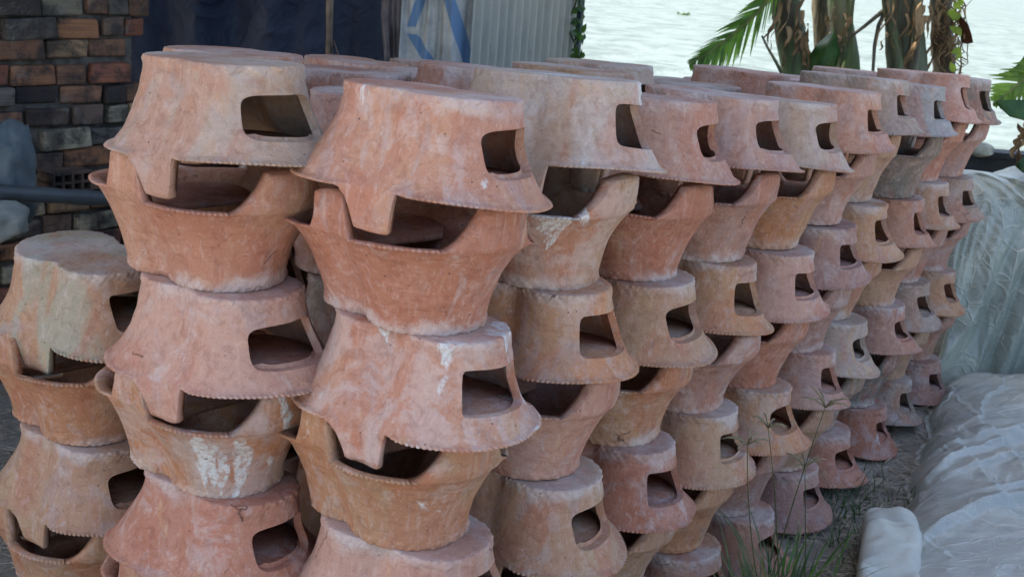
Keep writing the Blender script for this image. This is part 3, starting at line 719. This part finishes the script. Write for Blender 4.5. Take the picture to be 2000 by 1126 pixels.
# ---------------------------------------------------------------- plastic tarps on the right
def plastic(name, c1, c2, dark, pale, k, tl):
    a = N(name); v = a.obj(); n1 = a.noise(v, 1.6, 5, .6, .5); n2 = a.noise(v, 7, 6, .6, .8)
    c = a.mix(a.ramp(n1, .36, .66), c1, c2); c = a.mix(a.ramp(n2, .52, .72, 0, .5), c, dark)
    hs = None; line = None
    for q, (sx_, sy_, sc_, am) in enumerate(((1, .35, 4.5, 1.), (.45, 1, 7, .7), (1, .8, 15, .42), (.5, 1, 30, .2))):
        wv_ = a.vmath('ADD', a.vmath('MULTIPLY', a.vmath('ADD', v, (q*3.3, q*1.7, q*.9)), (sx_, sy_, 1)), a.vmath('MULTIPLY', a.noisec(v, 2.2+q*2), (.22/(1+q), .22/(1+q), .22/(1+q))))
        d = a.vor(wv_, sc_*k, 'DISTANCE_TO_EDGE'); ln = a.ramp(d, 0, .055, 1, 0)
        ln = a.math('MULTIPLY', ln, a.ramp(a.noise(v, 3+q*2, 2), .44, .6))
        f1 = a.math('MULTIPLY', a.ridge(wv_, sc_*k*.5, 3, .3), am*.13)
        hs = f1 if hs is None else a.math('ADD', hs, f1); hs = a.math('ADD', hs, a.math('MULTIPLY', ln, .30*am))
        line = ln if line is None else a.math('MAXIMUM', line, a.math('MULTIPLY', ln, .8))
    c = a.mix(a.math('MULTIPLY', line, .45), c, pale)
    tr = a.n('ShaderNodeBsdfTranslucent'); a.L(c, tr.inputs[0]); ms = a.n('ShaderNodeMixShader'); ms.inputs[0].default_value = tl
    a.done(c, .33, a.bump(hs, .75, .016), .5); a.L(a.b.outputs[0], ms.inputs[1]); a.L(tr.outputs[0], ms.inputs[2]); a.L(ms.outputs[0], a.out.inputs[0]); return a.m
TARP = plastic('plastic_tarp', (.34, .37, .34), (.45, .46, .41), (.19, .22, .215), (.70, .71, .65), 1., .10)
WRAP = plastic('plastic_wrap', (.30, .34, .30), (.46, .48, .40), (.15, .19, .185), (.62, .64, .56), 2.0, .12)
def ridged(x, y, z=0, o=4): return noise.ridged_multi_fractal(Vector((x, y, z)), 1.0, 2.1, o, 1.0, 2.0)
# front sheet: parameters w outwards from its left edge, s along the pile
E0 = Vector((.88, 2.5)); E1 = Vector((2.06, 5.30)); ed = (E1-E0).normalized(); en = Vector((ed.y, -ed.x)); EL = (E1-E0).length
nw, ns = 330, 400; v = []; f = []
for j in range(ns+1):
    sj = -.6+(EL+.6)*j/ns
    for i in range(nw+1):
        wv = 2.6*(i/nw)**1.4
        far_edge = .25*wv                                   # back edge runs away to the right
        s_ = sj*(1+far_edge/EL*max(0, (j/ns)))
        warp = .10*noise.noise(Vector((wv*1.3, s_*1.1, 5)))
        h = .15*(1-math.exp(-wv/.04))+.11*min(wv, 2)
        qa = wv*.80-s_*.60+warp*.8; qb = wv*.60+s_*.80
        for dx_, dy_, lam, am, sd2 in ((.86, -.5, .62, .060, 1), (.55, -.83, .37, .048, 2), (.97, .2, .26, .030, 3), (.2, -.98, .31, .030, 4), (.74, -.67, .15, .022, 5), (.3, .95, .17, .018, 6), (.9, -.4, .085, .010, 7), (.5, .86, .075, .008, 8)):
            wq = noise.noise(Vector((wv*1.1/lam*.35, s_*1.1/lam*.35, sd2*3.1)))
            msk = min(1, max(0, .5+1.5*noise.noise(Vector((wv/lam*.45+7, s_/lam*.45, sd2*5.7)))))
            fr = ((wv*dx_+s_*dy_)/lam+wq*1.3) % 1.0
            h += (am*.75*(fr**2.2 if fr < .94 else (1-fr)/.06*.87) if sd2 in (1, 3, 4) else am*abs(fr-.5))*msk*(1-math.exp(-wv/.08))
        h += .0*ridged(qa*1.5, qb*.35, 2, 3)*(1-math.exp(-wv/.15)) - .05
        h += .008*ridged(qa*4.5+warp*2, qb*.9, 7, 3)*(1-math.exp(-wv/.05))
        h += .006*noise.noise(Vector((wv*5, s_*5, 1)))
        end = max(0, 1-max(0, (j/ns-.90)/.10)**2)
        h *= (.25+.75*end) if j/ns > .9 else 1
        ew = .035*noise.noise(Vector((s_*4, 0, 2)))+.02*noise.noise(Vector((s_*13, 0, 9)))
        p = E0+ed*s_+en*(wv+ew)
        g = gz(p.x, p.y)
        v.append((p.x, p.y, max(g+.008, g+h) if i else g+.004))
for j in range(ns):
    for i in range(nw): k = j*(nw+1)+i; f.append((k, k+1, k+nw+2, k+nw+1))
tag(mk('plastic_tarp', v, f, TARP), 'large crumpled grey-white plastic sheet spread over the ground at the right', 'tarp')
# heap behind
nu, nv = 300, 220; v = []; f = []
hc0 = at(1868, 700, 5.35); 
for j in range(nv+1):
    t = j/nv
    for i in range(nu+1):
        s_ = i/nu; x0 = 1.93+s_*2.2; y0 = 5.12-.5*s_+.10*math.sin(s_*9)
        hgt = .98+.10*noise.noise(Vector((s_*6, 1, 1)))+.04*noise.noise(Vector((s_*17, 1, 1)))
        lob = min(1, s_/.05)**.5
        an = t*math.pi*.93
        yy = y0+.50*(1-math.cos(an))*lob-.16*math.sin(an)*lob; zz = hgt*math.sin(an)**.62*(.55+.45*lob) if t < .5 else hgt*math.sin(an)**.5*(.55+.45*lob)
        fold = .0
        for lam, am, sk, sd2 in ((.30, .16, .35, 1), (.17, .10, -.5, 2), (.10, .055, .8, 3), (.055, .025, -.2, 4), (.035, .012, 1.1, 5)):
            ms_ = min(1, max(0, .55+1.6*noise.noise(Vector((s_*2.2/lam*.3, t*2/lam*.3, sd2*2.3)))))
            fold += am*ms_*abs(((s_*2.2+sk*t*.9+.5*lam*4*noise.noise(Vector((s_*4, t*3, sd2*1.1))))/lam) % 1.0-.5)
        fold += .02*ridged(s_*6+.5*noise.noise(Vector((t*3, s_*3, 0))), t*1.5, 3)
        x = x0+.07*noise.noise(Vector((t*5, s_*7, 3)))+(.05 if t < .5 else 0)*math.sin(t*6)
        v.append((x, yy-fold*1.0+.10, gz(x, 5.1)+zz+.10*(fold-.12)*math.sin(an)))
for j in range(nv):
    for i in range(nu): k = j*(nu+1)+i; f.append((k, k+1, k+nu+2, k+nu+1))
tag(mk('tarp_heap', v, f, WRAP), 'tall heap bundled in bunched greenish-white plastic beside the far right stack', 'tarp')
# folded white sack at the foot of the sheet
a = N('white_sack'); v2 = a.obj(); n1 = a.noise(v2, 7, 6, .6); n2 = a.noise(v2, 26, 5, .6, 1)
WSACK = a.done(a.mix(a.ramp(n1, .35, .7), (.52, .515, .44), (.40, .41, .36)), .6, a.bump(n2, .35, .006), .3)
v = []; f = []; n, m = 60, 90
q0 = gr(1705, 1150, .03); q1 = gr(1758, 1000, .10); ax = Vector((q1.x-q0.x, q1.y-q0.y)); 
ax = Vector((.22, 1.0)).normalized(); sx = Vector((ax.y, -ax.x)); org = Vector((1.17, 3.14))
for j in range(m+1):
    t = j/m*2-1
    for i in range(n):
        an = 2*math.pi*i/n; ca, sa = math.cos(an), math.sin(an); tl = (1-abs(t)**6)**.35
        px_ = math.copysign(abs(ca)**.55, ca)*.088*(.35+.65*tl); pz_ = math.copysign(abs(sa)**.6, sa)*.052*(tl*.96+.04)
        cr_ = .024*noise.noise(Vector((px_*9, t*3.3, pz_*9)))+.030*abs(((px_*5+t*1.1+.5*noise.noise(Vector((t*3, px_*9, 2)))) % 1.0)-.5)+.014*abs(((t*4.2-px_*7+.8*noise.noise(Vector((t*4, px_*9, 6)))) % 1.0)-.5)-.02*max(0, t)**2
        p = org+ax*(t*.36)+sx*(px_+.02*math.sin(t*2)); v.append((p.x, p.y, gz(p.x, p.y)+.085+.02*t+pz_*(1+.1*math.sin(t*3))+cr_))
for j in range(m):
    for i in range(n): f.append((j*n+i, j*n+(i+1) % n, (j+1)*n+(i+1) % n, (j+1)*n+i))
f.append(tuple(range(n))[::-1]); f.append(tuple(m*n+i for i in range(n)))
tag(mk('folded_sack', v, f, WSACK), 'folded off-white sack lying at the left foot of the plastic sheet', 'sack')

# ---------------------------------------------------------------- river side: low dark wall, stone, bananas
DARKW = simple('dark_boards', (.018, .022, .026), .7, .4, 6, .4, .01)
b0 = at(1700, 288, 7.0); b1 = at(2120, 318, 7.0)
mb = MB(); L = (b1-b0).length; mid = (b0+b1)/2
mb.box((mid.x+.3, 6.50, mid.z-.42), (L+.9, .10, .84), jit=.003); mb.box((mid.x+.3, 6.48, mid.z+.012), (L+.92, .16, .03), jit=.002)
tag(mb.build('river_wall', DARKW, None, False), 'low dark wall along the river edge behind the plastic heap', 'wall')
lump('stone', at(1910, 291, 7.0), (.075, .07, .036), 'round pale stone resting on the low dark river wall', 'stone', simple('pale_stone', (.33, .33, .28), .9, .3, 20, .6, .006), 5, .15)
# banana plants
a = N('banana_stem'); v2 = a.obj(); sp = a.vmath('MULTIPLY', v2, (1, 1, .16)); n1 = a.noise(sp, 14, 6, .6, .4); n2 = a.noise(a.vmath('MULTIPLY', v2, (1, 1, .05)), 60, 4, .6); n3 = a.noise(sp, 5, 4)
ti = a.n('ShaderNodeAttribute', attribute_type='OBJECT', attribute_name='tint').outputs['Color']
c = a.mix(a.ramp(n1, .40, .6), ti, (.055, .048, .030)); c = a.mix(a.ramp(n3, .60, .70, 0, .7), c, (.19, .145, .085)); c = a.mix(a.ramp(n2, .5, .75, 0, .5), c, (.025, .022, .016))
STEM = a.done(c, .6, a.bump(a.math('ADD', n1, n2), .6, .01), .35)
a = N('dry_fibre'); v2 = a.obj(); n1 = a.noise(a.vmath('MULTIPLY', v2, (1, 1, .2)), 30, 5, .6)
DRY = a.done(a.mix(a.ramp(n1, .35, .65), (.30, .20, .10), (.10, .062, .035)), .8, a.bump(n1, .6, .006))
def stemtube(x0, x1, y0, y1, Y, w0, w1, name, parent, tint, wob=.12, n=30):
    A = at(x0, y0, Y); B = at(x1, y1, Y); d = (B-A); up = 1.0; pts = [A-d.normalized()*1.3+d*0]
    pts = []; rr = []
    La = d.length
    for k in range(n+1):
        t = -1.1/La+(1+1.1/La)*k/n; pts.append(A+d*t+Vector((.006*math.sin(t*7), 0, 0))); rr.append((w0+(w1-w0)*max(0, min(1, t)))*(1+(.08 if t < 0 else 0)))
    mb = MB(); mb.tube(pts, rr, 22, True, wob); o = mb.build(name, STEM, parent); o['tint'] = tint; return o
def sheath(mb, x0, y0, x1, y1, Y, wa, curl=1):
    A = at(x0, y0, Y); B = at(x1, y1, Y); d = B-A; pts = [A+d*(k/14)+Vector((.012*math.sin(k*1.1), -.01*math.cos(k*.8), 0)) for k in range(15)]
    sv = Vector((1, -.3, 0)).normalized(); mb.strip(pts, [wa*(.35+.65*math.sin(min(1, k/14*1.25+.1)*math.pi)) for k in range(15)], sv)
def plant(label): e = empty('banana_plant'); tag(e, label, 'banana plant', 'banana plants on the river bank'); return e
G1 = [.075, .125, .045]; G2 = [.10, .15, .065]
def rags(parent, spots, Y):
    for (x, y, l, w_) in spots:
        mb = MB(); A = at(x, y, Y); pts = []; side = []
        lean = rnd.uniform(-.25, .25)
        for k in range(12):
            t = k/11; pts.append(A+Vector((l*lean*t+.012*math.sin(t*9+x), -.02-.02*math.sin(t*5), -l*t))); side.append(Vector((math.cos(t*3+x), math.sin(t*3+x)*.6, 0)).normalized())
        mb.strip(pts, [w_*(.4+.6*abs(math.sin(k*1.3+x)))*(1-.5*k/11) for k in range(12)], side); mb.build('dried_leaf', DRY, parent)
def frond(parent, mid, Lup, Ldn, Y, n=46, gap=.35, tint=(.09, .17, .03), dn_dir=None, up_dir=None, wst=.016, sag=.5):
    """torn banana leaf: midrib through pixel points, lamina split into strips"""
    P_ = [at(x, y, Yk) for x, y, Yk in mid]
    def pt(t):
        q = t*(len(P_)-1); i = min(int(q), len(P_)-2); fr = q-i
        p0 = P_[max(i-1, 0)]; p1 = P_[i]; p2 = P_[i+1]; p3 = P_[min(i+2, len(P_)-1)]
        return .5*((2*p1)+(p2-p0)*fr+(2*p0-5*p1+4*p2-p3)*fr*fr+(3*p1-p0-3*p2+p3)*fr**3)
    mb = MB(); mb.tube([pt(k/24) for k in range(25)], [.014*(1-.85*k/24)+.0015 for k in range(25)], 7); o = mb.build('midrib', LEAF, parent); o['tint'] = [.20, .24, .06]
    for sgn, Ls, dv in ((1, Lup, up_dir), (-1, Ldn, dn_dir)):
        for k in range(n):
            t = (k+.5)/n; p = pt(t); tg = (pt(min(1, t+.02))-pt(max(0, t-.02))).normalized()
            ln = Ls*(math.sin(min(1, (t*.9+.13))*math.pi)**.7)*rnd.uniform(.72, 1.08)
            if rnd.random() < .05: continue
            d = (dv.normalized()+tg*.55+Vector((rnd.uniform(-.09, .09), rnd.uniform(-.25, .25), 0))).normalized()
            pts = []; side = []
            sd0 = tg
            for m_ in range(7):
                q = m_/6; pts.append(p+d*(ln*q)+Vector((0, 0, -sag*ln*q*q))+Vector((0, rnd.uniform(-.004, .004), 0))); side.append((sd0+Vector((0, .3*math.sin(q*3+k), .15*math.sin(k)))).normalized())
            wk = wst*rnd.uniform(.7, 1.15); mb2 = MB(); mb2.strip(pts, [wk, wk, wk*.97, wk*.9, wk*.75, wk*.5, wk*.12], side)
            g = rnd.uniform(.75, 1.25); o = mb2.build('leaf_segment', LEAF, parent); o['tint'] = [tint[0]*g, tint[1]*g, tint[2]*g]
Yb = 7.4
p1 = plant('banana plant whose torn green frond droops to the left over the water')
stemtube(1556, 1528, 150, -40, Yb, .088, .078, 'trunk', p1, G1)
rags(p1, [(1568, 20, .30, .018), (1572, 45, .25, .02), (1512, 30, .16, .010), (1520, 30, .2, .008), (1566, 60, .2, .016)], Yb-.1)
frond(p1, [(1545, -80, 7.2), (1500, 0, 7.15), (1440, 60, 7.1), (1385, 102, 7.05), (1345, 125, 7.0)], .17, .20, Yb, 42, tint=(.085, .17, .03), up_dir=Vector((-1, 0, .15)), dn_dir=Vector((.15, 0, -1)), sag=.25)
mb = MB(); mb.tube([at(1488, 70, 7.2), at(1500, 95, 7.2), at(1516, 122, 7.2), at(1530, 150, 7.2)], [.006, .007, .009, .01], 7); o = mb.build('leaf_stalk', STEM, p1); o['tint'] = G2
rags(p1, [(1540+rnd.uniform(-26, 34), rnd.uniform(-20, 90), rnd.uniform(.12, .3), rnd.uniform(.008, .02)) for _ in range(7)], Yb-.12)
p2 = plant('pale dry banana trunk standing behind, between two green banana trunks')
stemtube(1612, 1604, 150, -40, Yb+.45, .062, .056, 'trunk', p2, [.24, .20, .12]); rags(p2, [(1622, 0, .22, .02), (1618, 30, .2, .02)], Yb+.3)
p3 = plant('slim green banana plant with a broad low leaf on its left side')
stemtube(1657, 1636, 158, -40, Yb, .070, .060, 'trunk', p3, G2); stemtube(1655, 1662, 130, -10, Yb-.05, .030, .022, 'leaf_stalk', p3, [.10, .14, .05])
def broad(parent, pts, tint, name='leaf'):
    """leaf blade from photo outline halves, folded along its rib"""
    rib = [at(*q) for q in pts[0]]; le = [at(*q) for q in pts[1]]; ri = [at(*q) for q in pts[2]]; n = len(rib)
    v = []; f = []
    for i in range(n):
        for k in range(5):
            t = k/4; v.append(le[i].lerp(rib[i], t)+Vector((0, .015*math.sin(i*2.1)*(1-t), 0)))
        for k in range(1, 5): t = k/4; v.append(rib[i].lerp(ri[i], t)+Vector((0, .015*math.cos(i*2.4)*t, 0)))
    for i in range(n-1):
        for k in range(8): f.append((i*9+k, i*9+k+1, (i+1)*9+k+1, (i+1)*9+k))
    o = mk(name, v, f, LEAF, parent); o['tint'] = list(tint); 
    sm = o.modifiers.new('t', 'SOLIDIFY'); sm.thickness = .0015
    return o
broad(p3, [[(1630, 62, 7.25), (1618, 90, 7.2), (1607, 120, 7.15), (1600, 146, 7.15)], [(1622, 64, 7.3), (1596, 88, 7.28), (1580, 108, 7.25), (1584, 142, 7.25)], [(1634, 70, 7.25), (1640, 100, 7.22), (1634, 128, 7.2), (1622, 150, 7.2)]], (.045, .12, .02))
p4 = plant('stout banana plant with a long broken stalk slanting down to its left')
stemtube(1770, 1764, 150, -40, Yb-.1, .112, .098, 'trunk', p4, [.085, .105, .065])
stemtube(1752, 1728, 110, -20, Yb-.22, .034, .022, 'leaf_stalk', p4, [.09, .13, .06]); stemtube(1782, 1796, 120, -20, Yb-.22, .035, .026, 'leaf_stalk', p4, [.11, .12, .08])
mb = MB(); mb.tube([at(1730, 18, 7.2), at(1712, 32, 7.2), at(1688, 52, 7.2), at(1655, 76, 7.2)], [.016, .012, .010, .009], 8); o = mb.build('leaf_stalk', STEM, p4); o['tint'] = [.10, .09, .06]
mb = MB(); mb.tube([at(1728, 22, 7.2), at(1716, 50, 7.2), at(1708, 90, 7.2), at(1705, 140, 7.2), at(1705, 220, 7.2)], [.010, .012, .010, .009, .009], 8); o = mb.build('leaf_stalk', STEM, p4); o['tint'] = [.09, .09, .07]
rags(p4, [(1800, 10, .35, .03), (1806, 30, .32, .025), (1728, 62, .10, .012)], Yb-.25)
rags(p4, [(1765+rnd.uniform(-36, 40), rnd.uniform(-20, 100), rnd.uniform(.12, .3), rnd.uniform(.008, .02)) for _ in range(8)], Yb-.24)
rags(p3, [(1650+rnd.uniform(-20, 24), rnd.uniform(-10, 90), rnd.uniform(.1, .2), rnd.uniform(.006, .014)) for _ in range(5)], Yb-.1)
p5 = plant('dead dark banana trunk tangled in dry vines and yellow-green leaves')
stemtube(1842, 1838, 150, -40, Yb, .062, .060, 'trunk', p5, [.05, .035, .022], .3)
rags(p5, [(1812+rnd.uniform(0, 48), rnd.uniform(-20, 60), rnd.uniform(.15, .3), .015) for _ in range(9)], Yb-.1)
mb = MB()
for k in range(26):
    x = rnd.uniform(1828, 1882); y = rnd.uniform(-30, 60); pts = [at(x+rnd.uniform(-5, 5)+14*math.sin(q*rnd.uniform(.6, 1.6)+k), y+q*18, Yb-.15+rnd.uniform(-.05, .05)) for q in range(7)]; mb.tube(pts, rnd.uniform(.002, .005), 5)
o = mb.build('dry_vines', DRY, p5); o['kind'] = 'stuff'
for k, (x, y) in enumerate([(1869, 12), (1862, 30), (1868, 34), (1872, 62), (1864, 58), (1858, 24), (1868, 100), (1872, 108), (1876, 4), (1860, 132)]):
    mb = MB(); leaf_blob(mb, at(x, y, Yb-.2), rnd.uniform(.024, .036), Vector((rnd.uniform(-.3, .3), -1, .2)).normalized()); o = mb.build('leaf', LEAF, p5); o['tint'] = [.26, .34, .04]
broad(p5, [[(1874, 30, 7.2), (1882, 50, 7.2), (1890, 70, 7.2), (1898, 84, 7.2)], [(1872, 32, 7.22), (1874, 58, 7.24), (1877, 84, 7.24), (1890, 86, 7.22)], [(1876, 28, 7.2), (1890, 48, 7.18), (1898, 68, 7.18), (1902, 84, 7.18)]], (.12, .05, .03), 'dried_leaf')
p6 = plant('banana plant at the right edge with bright split leaves reaching in')
stemtube(2160, 2130, 420, -40, 6.4, .09, .08, 'trunk', p6, G1)
frond(p6, [(2130, 60, 6.3), (2060, 120, 6.2), (2000, 155, 6.1), (1940, 205, 6.0)], .20, .16, 6.2, 30, tint=(.15, .24, .03), up_dir=Vector((-.8, .1, .35)), dn_dir=Vector((.25, -.1, -1)), sag=.1, wst=.02)
broad(p6, [[(2060, 200, 6.0), (2010, 212, 5.95), (1975, 212, 5.9), (1945, 200, 5.9)], [(2060, 180, 6.0), (2010, 196, 5.97), (1975, 194, 5.92), (1948, 197, 5.9)], [(2060, 235, 6.0), (2010, 238, 5.92), (1972, 228, 5.88), (1947, 204, 5.9)]], (.045, .12, .03))
broad(p6, [[(2060, 60, 6.3), (2020, 110, 6.25), (1990, 132, 6.2), (1966, 145, 6.2)], [(2050, 60, 6.3), (2010, 100, 6.25), (1985, 126, 6.2), (1966, 142, 6.2)], [(2070, 90, 6.3), (2040, 138, 6.25), (2000, 148, 6.2), (1968, 148, 6.2)]], (.09, .20, .03))
rags(p6, [(1990, 240, .12, .03), (1996, 250, .14, .03), (2004, 240, .2, .03)], 5.9)
broad(p6, [[(2040, 330, 5.8), (2015, 318, 5.8), (1998, 316, 5.8), (1984, 322, 5.8)], [(2040, 310, 5.8), (2010, 300, 5.82), (1996, 306, 5.82), (1985, 320, 5.8)], [(2040, 360, 5.8), (2012, 345, 5.78), (1996, 336, 5.78), (1984, 325, 5.8)]], (.04, .10, .03))
# leaves overhead, out of the frame, as each plant carries
for pl, (x, Y) in ((p1, (1530, 7.4)), (p3, (1640, 7.4)), (p4, (1765, 7.3)), (p6, (2150, 6.4))):
    for k in range(2):
        s_ = rnd.choice((-1, 1)); frond(pl, [(x, -60, Y), (x+s_*60, -260, Y+.1), (x+s_*190, -360, Y+.2*(k-.5)), (x+s_*330, -330, Y+.3*(k-.5)), (x+s_*420, -230, Y)], .28, .28, Y, 14, tint=(.07, .15, .03), up_dir=Vector((0, .9, .3)), dn_dir=Vector((0, -.9, -.1)), wst=.055)
# floating weed
mb = MB(); fw = gr(1335, 30, wl)
for k in range(26): leaf_blob(mb, fw+Vector((rnd.uniform(-.35, .35), rnd.uniform(-.5, .5), rnd.uniform(.02, .12))), rnd.uniform(.05, .10))
o = mb.build('floating_weed', LEAF); o['tint'] = [.08, .12, .05]; tag(o, 'small raft of water weed floating far out on the river', 'water plant')

# ---------------------------------------------------------------- straw litter and grass
a = N('straw'); v2 = a.n('ShaderNodeTexCoord').outputs['Object']; n1 = a.noise(v2, 14, 3)
STRAW = a.done(a.mix(a.ramp(n1, .35, .65), (.46, .39, .28), (.22, .18, .13)), .8)
mb = MB()
for k in range(9000):
    s_ = rnd.uniform(-.3, 4.3); wv = rnd.gauss(.30, .24); p = Vector((.02, 2.0))+U.normalized()*s_+Vector((.86, -.5))*wv
    if k % 4 == 0: p = Vector((rnd.uniform(-2.2, -1.1), rnd.uniform(2.4, 4.2)))
    an = rnd.uniform(0, 6.28); L_ = rnd.uniform(.02, .10); d = Vector((math.cos(an), math.sin(an), rnd.uniform(-.12, .25))); z = gz(p.x, p.y)+rnd.uniform(.002, .02)
    A = Vector((p.x, p.y, z)); Bv = A+d*L_; sdv = d.cross(Vector((0, 0, 1))).normalized()*rnd.uniform(.0008, .0022); up = Vector((0, 0, .0015))
    mb.add([A-sdv, A+sdv, A+up, Bv-sdv, Bv+sdv, Bv+up], [(0, 3, 5, 2), (2, 5, 4, 1), (0, 1, 4, 3)])
tag(mb.build('straw_litter', STRAW, None, False), 'dry straw and dead leaves littering the ground beside the stacks', 'straw', None, 'stuff')
mb = MB()
for k in range(420):
    if k % 3: p = Vector((rnd.gauss(1.22, .14), rnd.gauss(3.62, .28)))
    else: p = Vector((rnd.gauss(.78, .14), rnd.gauss(2.9, .2)))
    h_ = rnd.uniform(.03, .12); an = rnd.uniform(0, 6.28); A = Vector((p.x, p.y, gz(p.x, p.y))); d = Vector((math.cos(an), math.sin(an), 0))
    pts = [A+Vector((0, 0, h_*q))+d*(h_*.7*q*q) for q in (0, .33, .66, 1)]; mb.strip(pts, [.0022, .002, .0014, .0003], Vector((-d.y, d.x, 0)))
o = mb.build('short_grass', LEAF); o['tint'] = [.05, .10, .035]; tag(o, 'short green grass sprouting from the litter between stacks and sheet', 'grass', None, 'stuff')
def grass_plant(root, heads, label, nbl, spread, hmax, seed):
    r = random.Random(seed); e = empty('grass_plant', root); tag(e, label, 'grass plant', 'wild grass plants in the foreground')
    R3 = Vector(root)
    for (hx, hy, hd, sz) in heads:
        T = at(hx, hy, hd)-R3; mb = MB(); mid_ = T*.5+Vector((r.uniform(-.03, .03), 0, .03)); b0_ = Vector((r.uniform(-.05, .05), r.uniform(-.04, .04), 0))
        pts = [b0_*(1-t)**2+mid_*2*t*(1-t)+T*t*t for t in [k/12 for k in range(13)]]
        mb.tube(pts, [.0022-.0012*k/12 for k in range(13)], 6); o = mb.build('stalk', LEAF, e); o['tint'] = [.12, .14, .06]
        mb = MB(); ns_ = 8
        for k in range(ns_):
            an = 2*math.pi*k/ns_+r.uniform(-.2, .2); d = Vector((math.cos(an), math.sin(an)*.8, .35+r.uniform(-.15, .5))).normalized(); L_ = sz*r.uniform(.8, 1.2)
            mb.tube([T, T+d*L_*.4+Vector((0, 0, .006)), T+d*L_*.75, T+d*L_+Vector((0, 0, -.010))], [.0016, .0024, .0021, .0007], 5)
        o = mb.build('seed_head', DRYG, e)
    for k in range(nbl):
        an = r.uniform(0, 6.28); rr = spread*math.sqrt(r.random())*.35; A = Vector((rr*math.cos(an), rr*math.sin(an), -.02)); h_ = hmax*r.uniform(.35, 1); d = Vector((math.cos(an+r.uniform(-.6, .6)), math.sin(an+r.uniform(-.6, .6)), 0))
        ln = r.uniform(.15, .75); n_ = 8; pts = []
        for m_ in range(n_+1): q = m_/n_; pts.append(A+Vector((0, 0, h_*(q-.35*ln*q**3)))+d*(h_*ln*q**1.8))
        mb = MB(); w0 = r.uniform(.0026, .0055); mb.strip(pts, [w0*(1-.15*q) if q < 5 else w0*(1-(q-4)/4.3) for q in range(n_+1)], Vector((-d.y, d.x, .1)).normalized())
        o = mb.build('blade', LEAF, e); g = r.uniform(.7, 1.4); o['tint'] = [.075*g, .145*g, .045*g] if r.random() > .25 else [.24, .21, .11]
DRYG = simple('dry_seed', (.20, .17, .10), .8, .3, 20, .3, .001)
ra = gr(1500, 1250, 0); rb = gr(1440, 1290, 0); rc = gr(1560, 1200, 0)
grass_plant((.73, 2.80, gz(.73, 2.80)), [(1460, 868, 2.75, .056), (1612, 795, 2.85, .062)], 'tall grass with splayed seed heads standing left of centre in the foreground clump', 85, .30, .36, 1)
grass_plant((.83, 2.92, gz(.83, 2.92)), [(1572, 912, 2.95, .058), (1500, 835, 2.9, .045)], 'bushy green grass tuft at the right of the foreground clump', 90, .34, .34, 2)
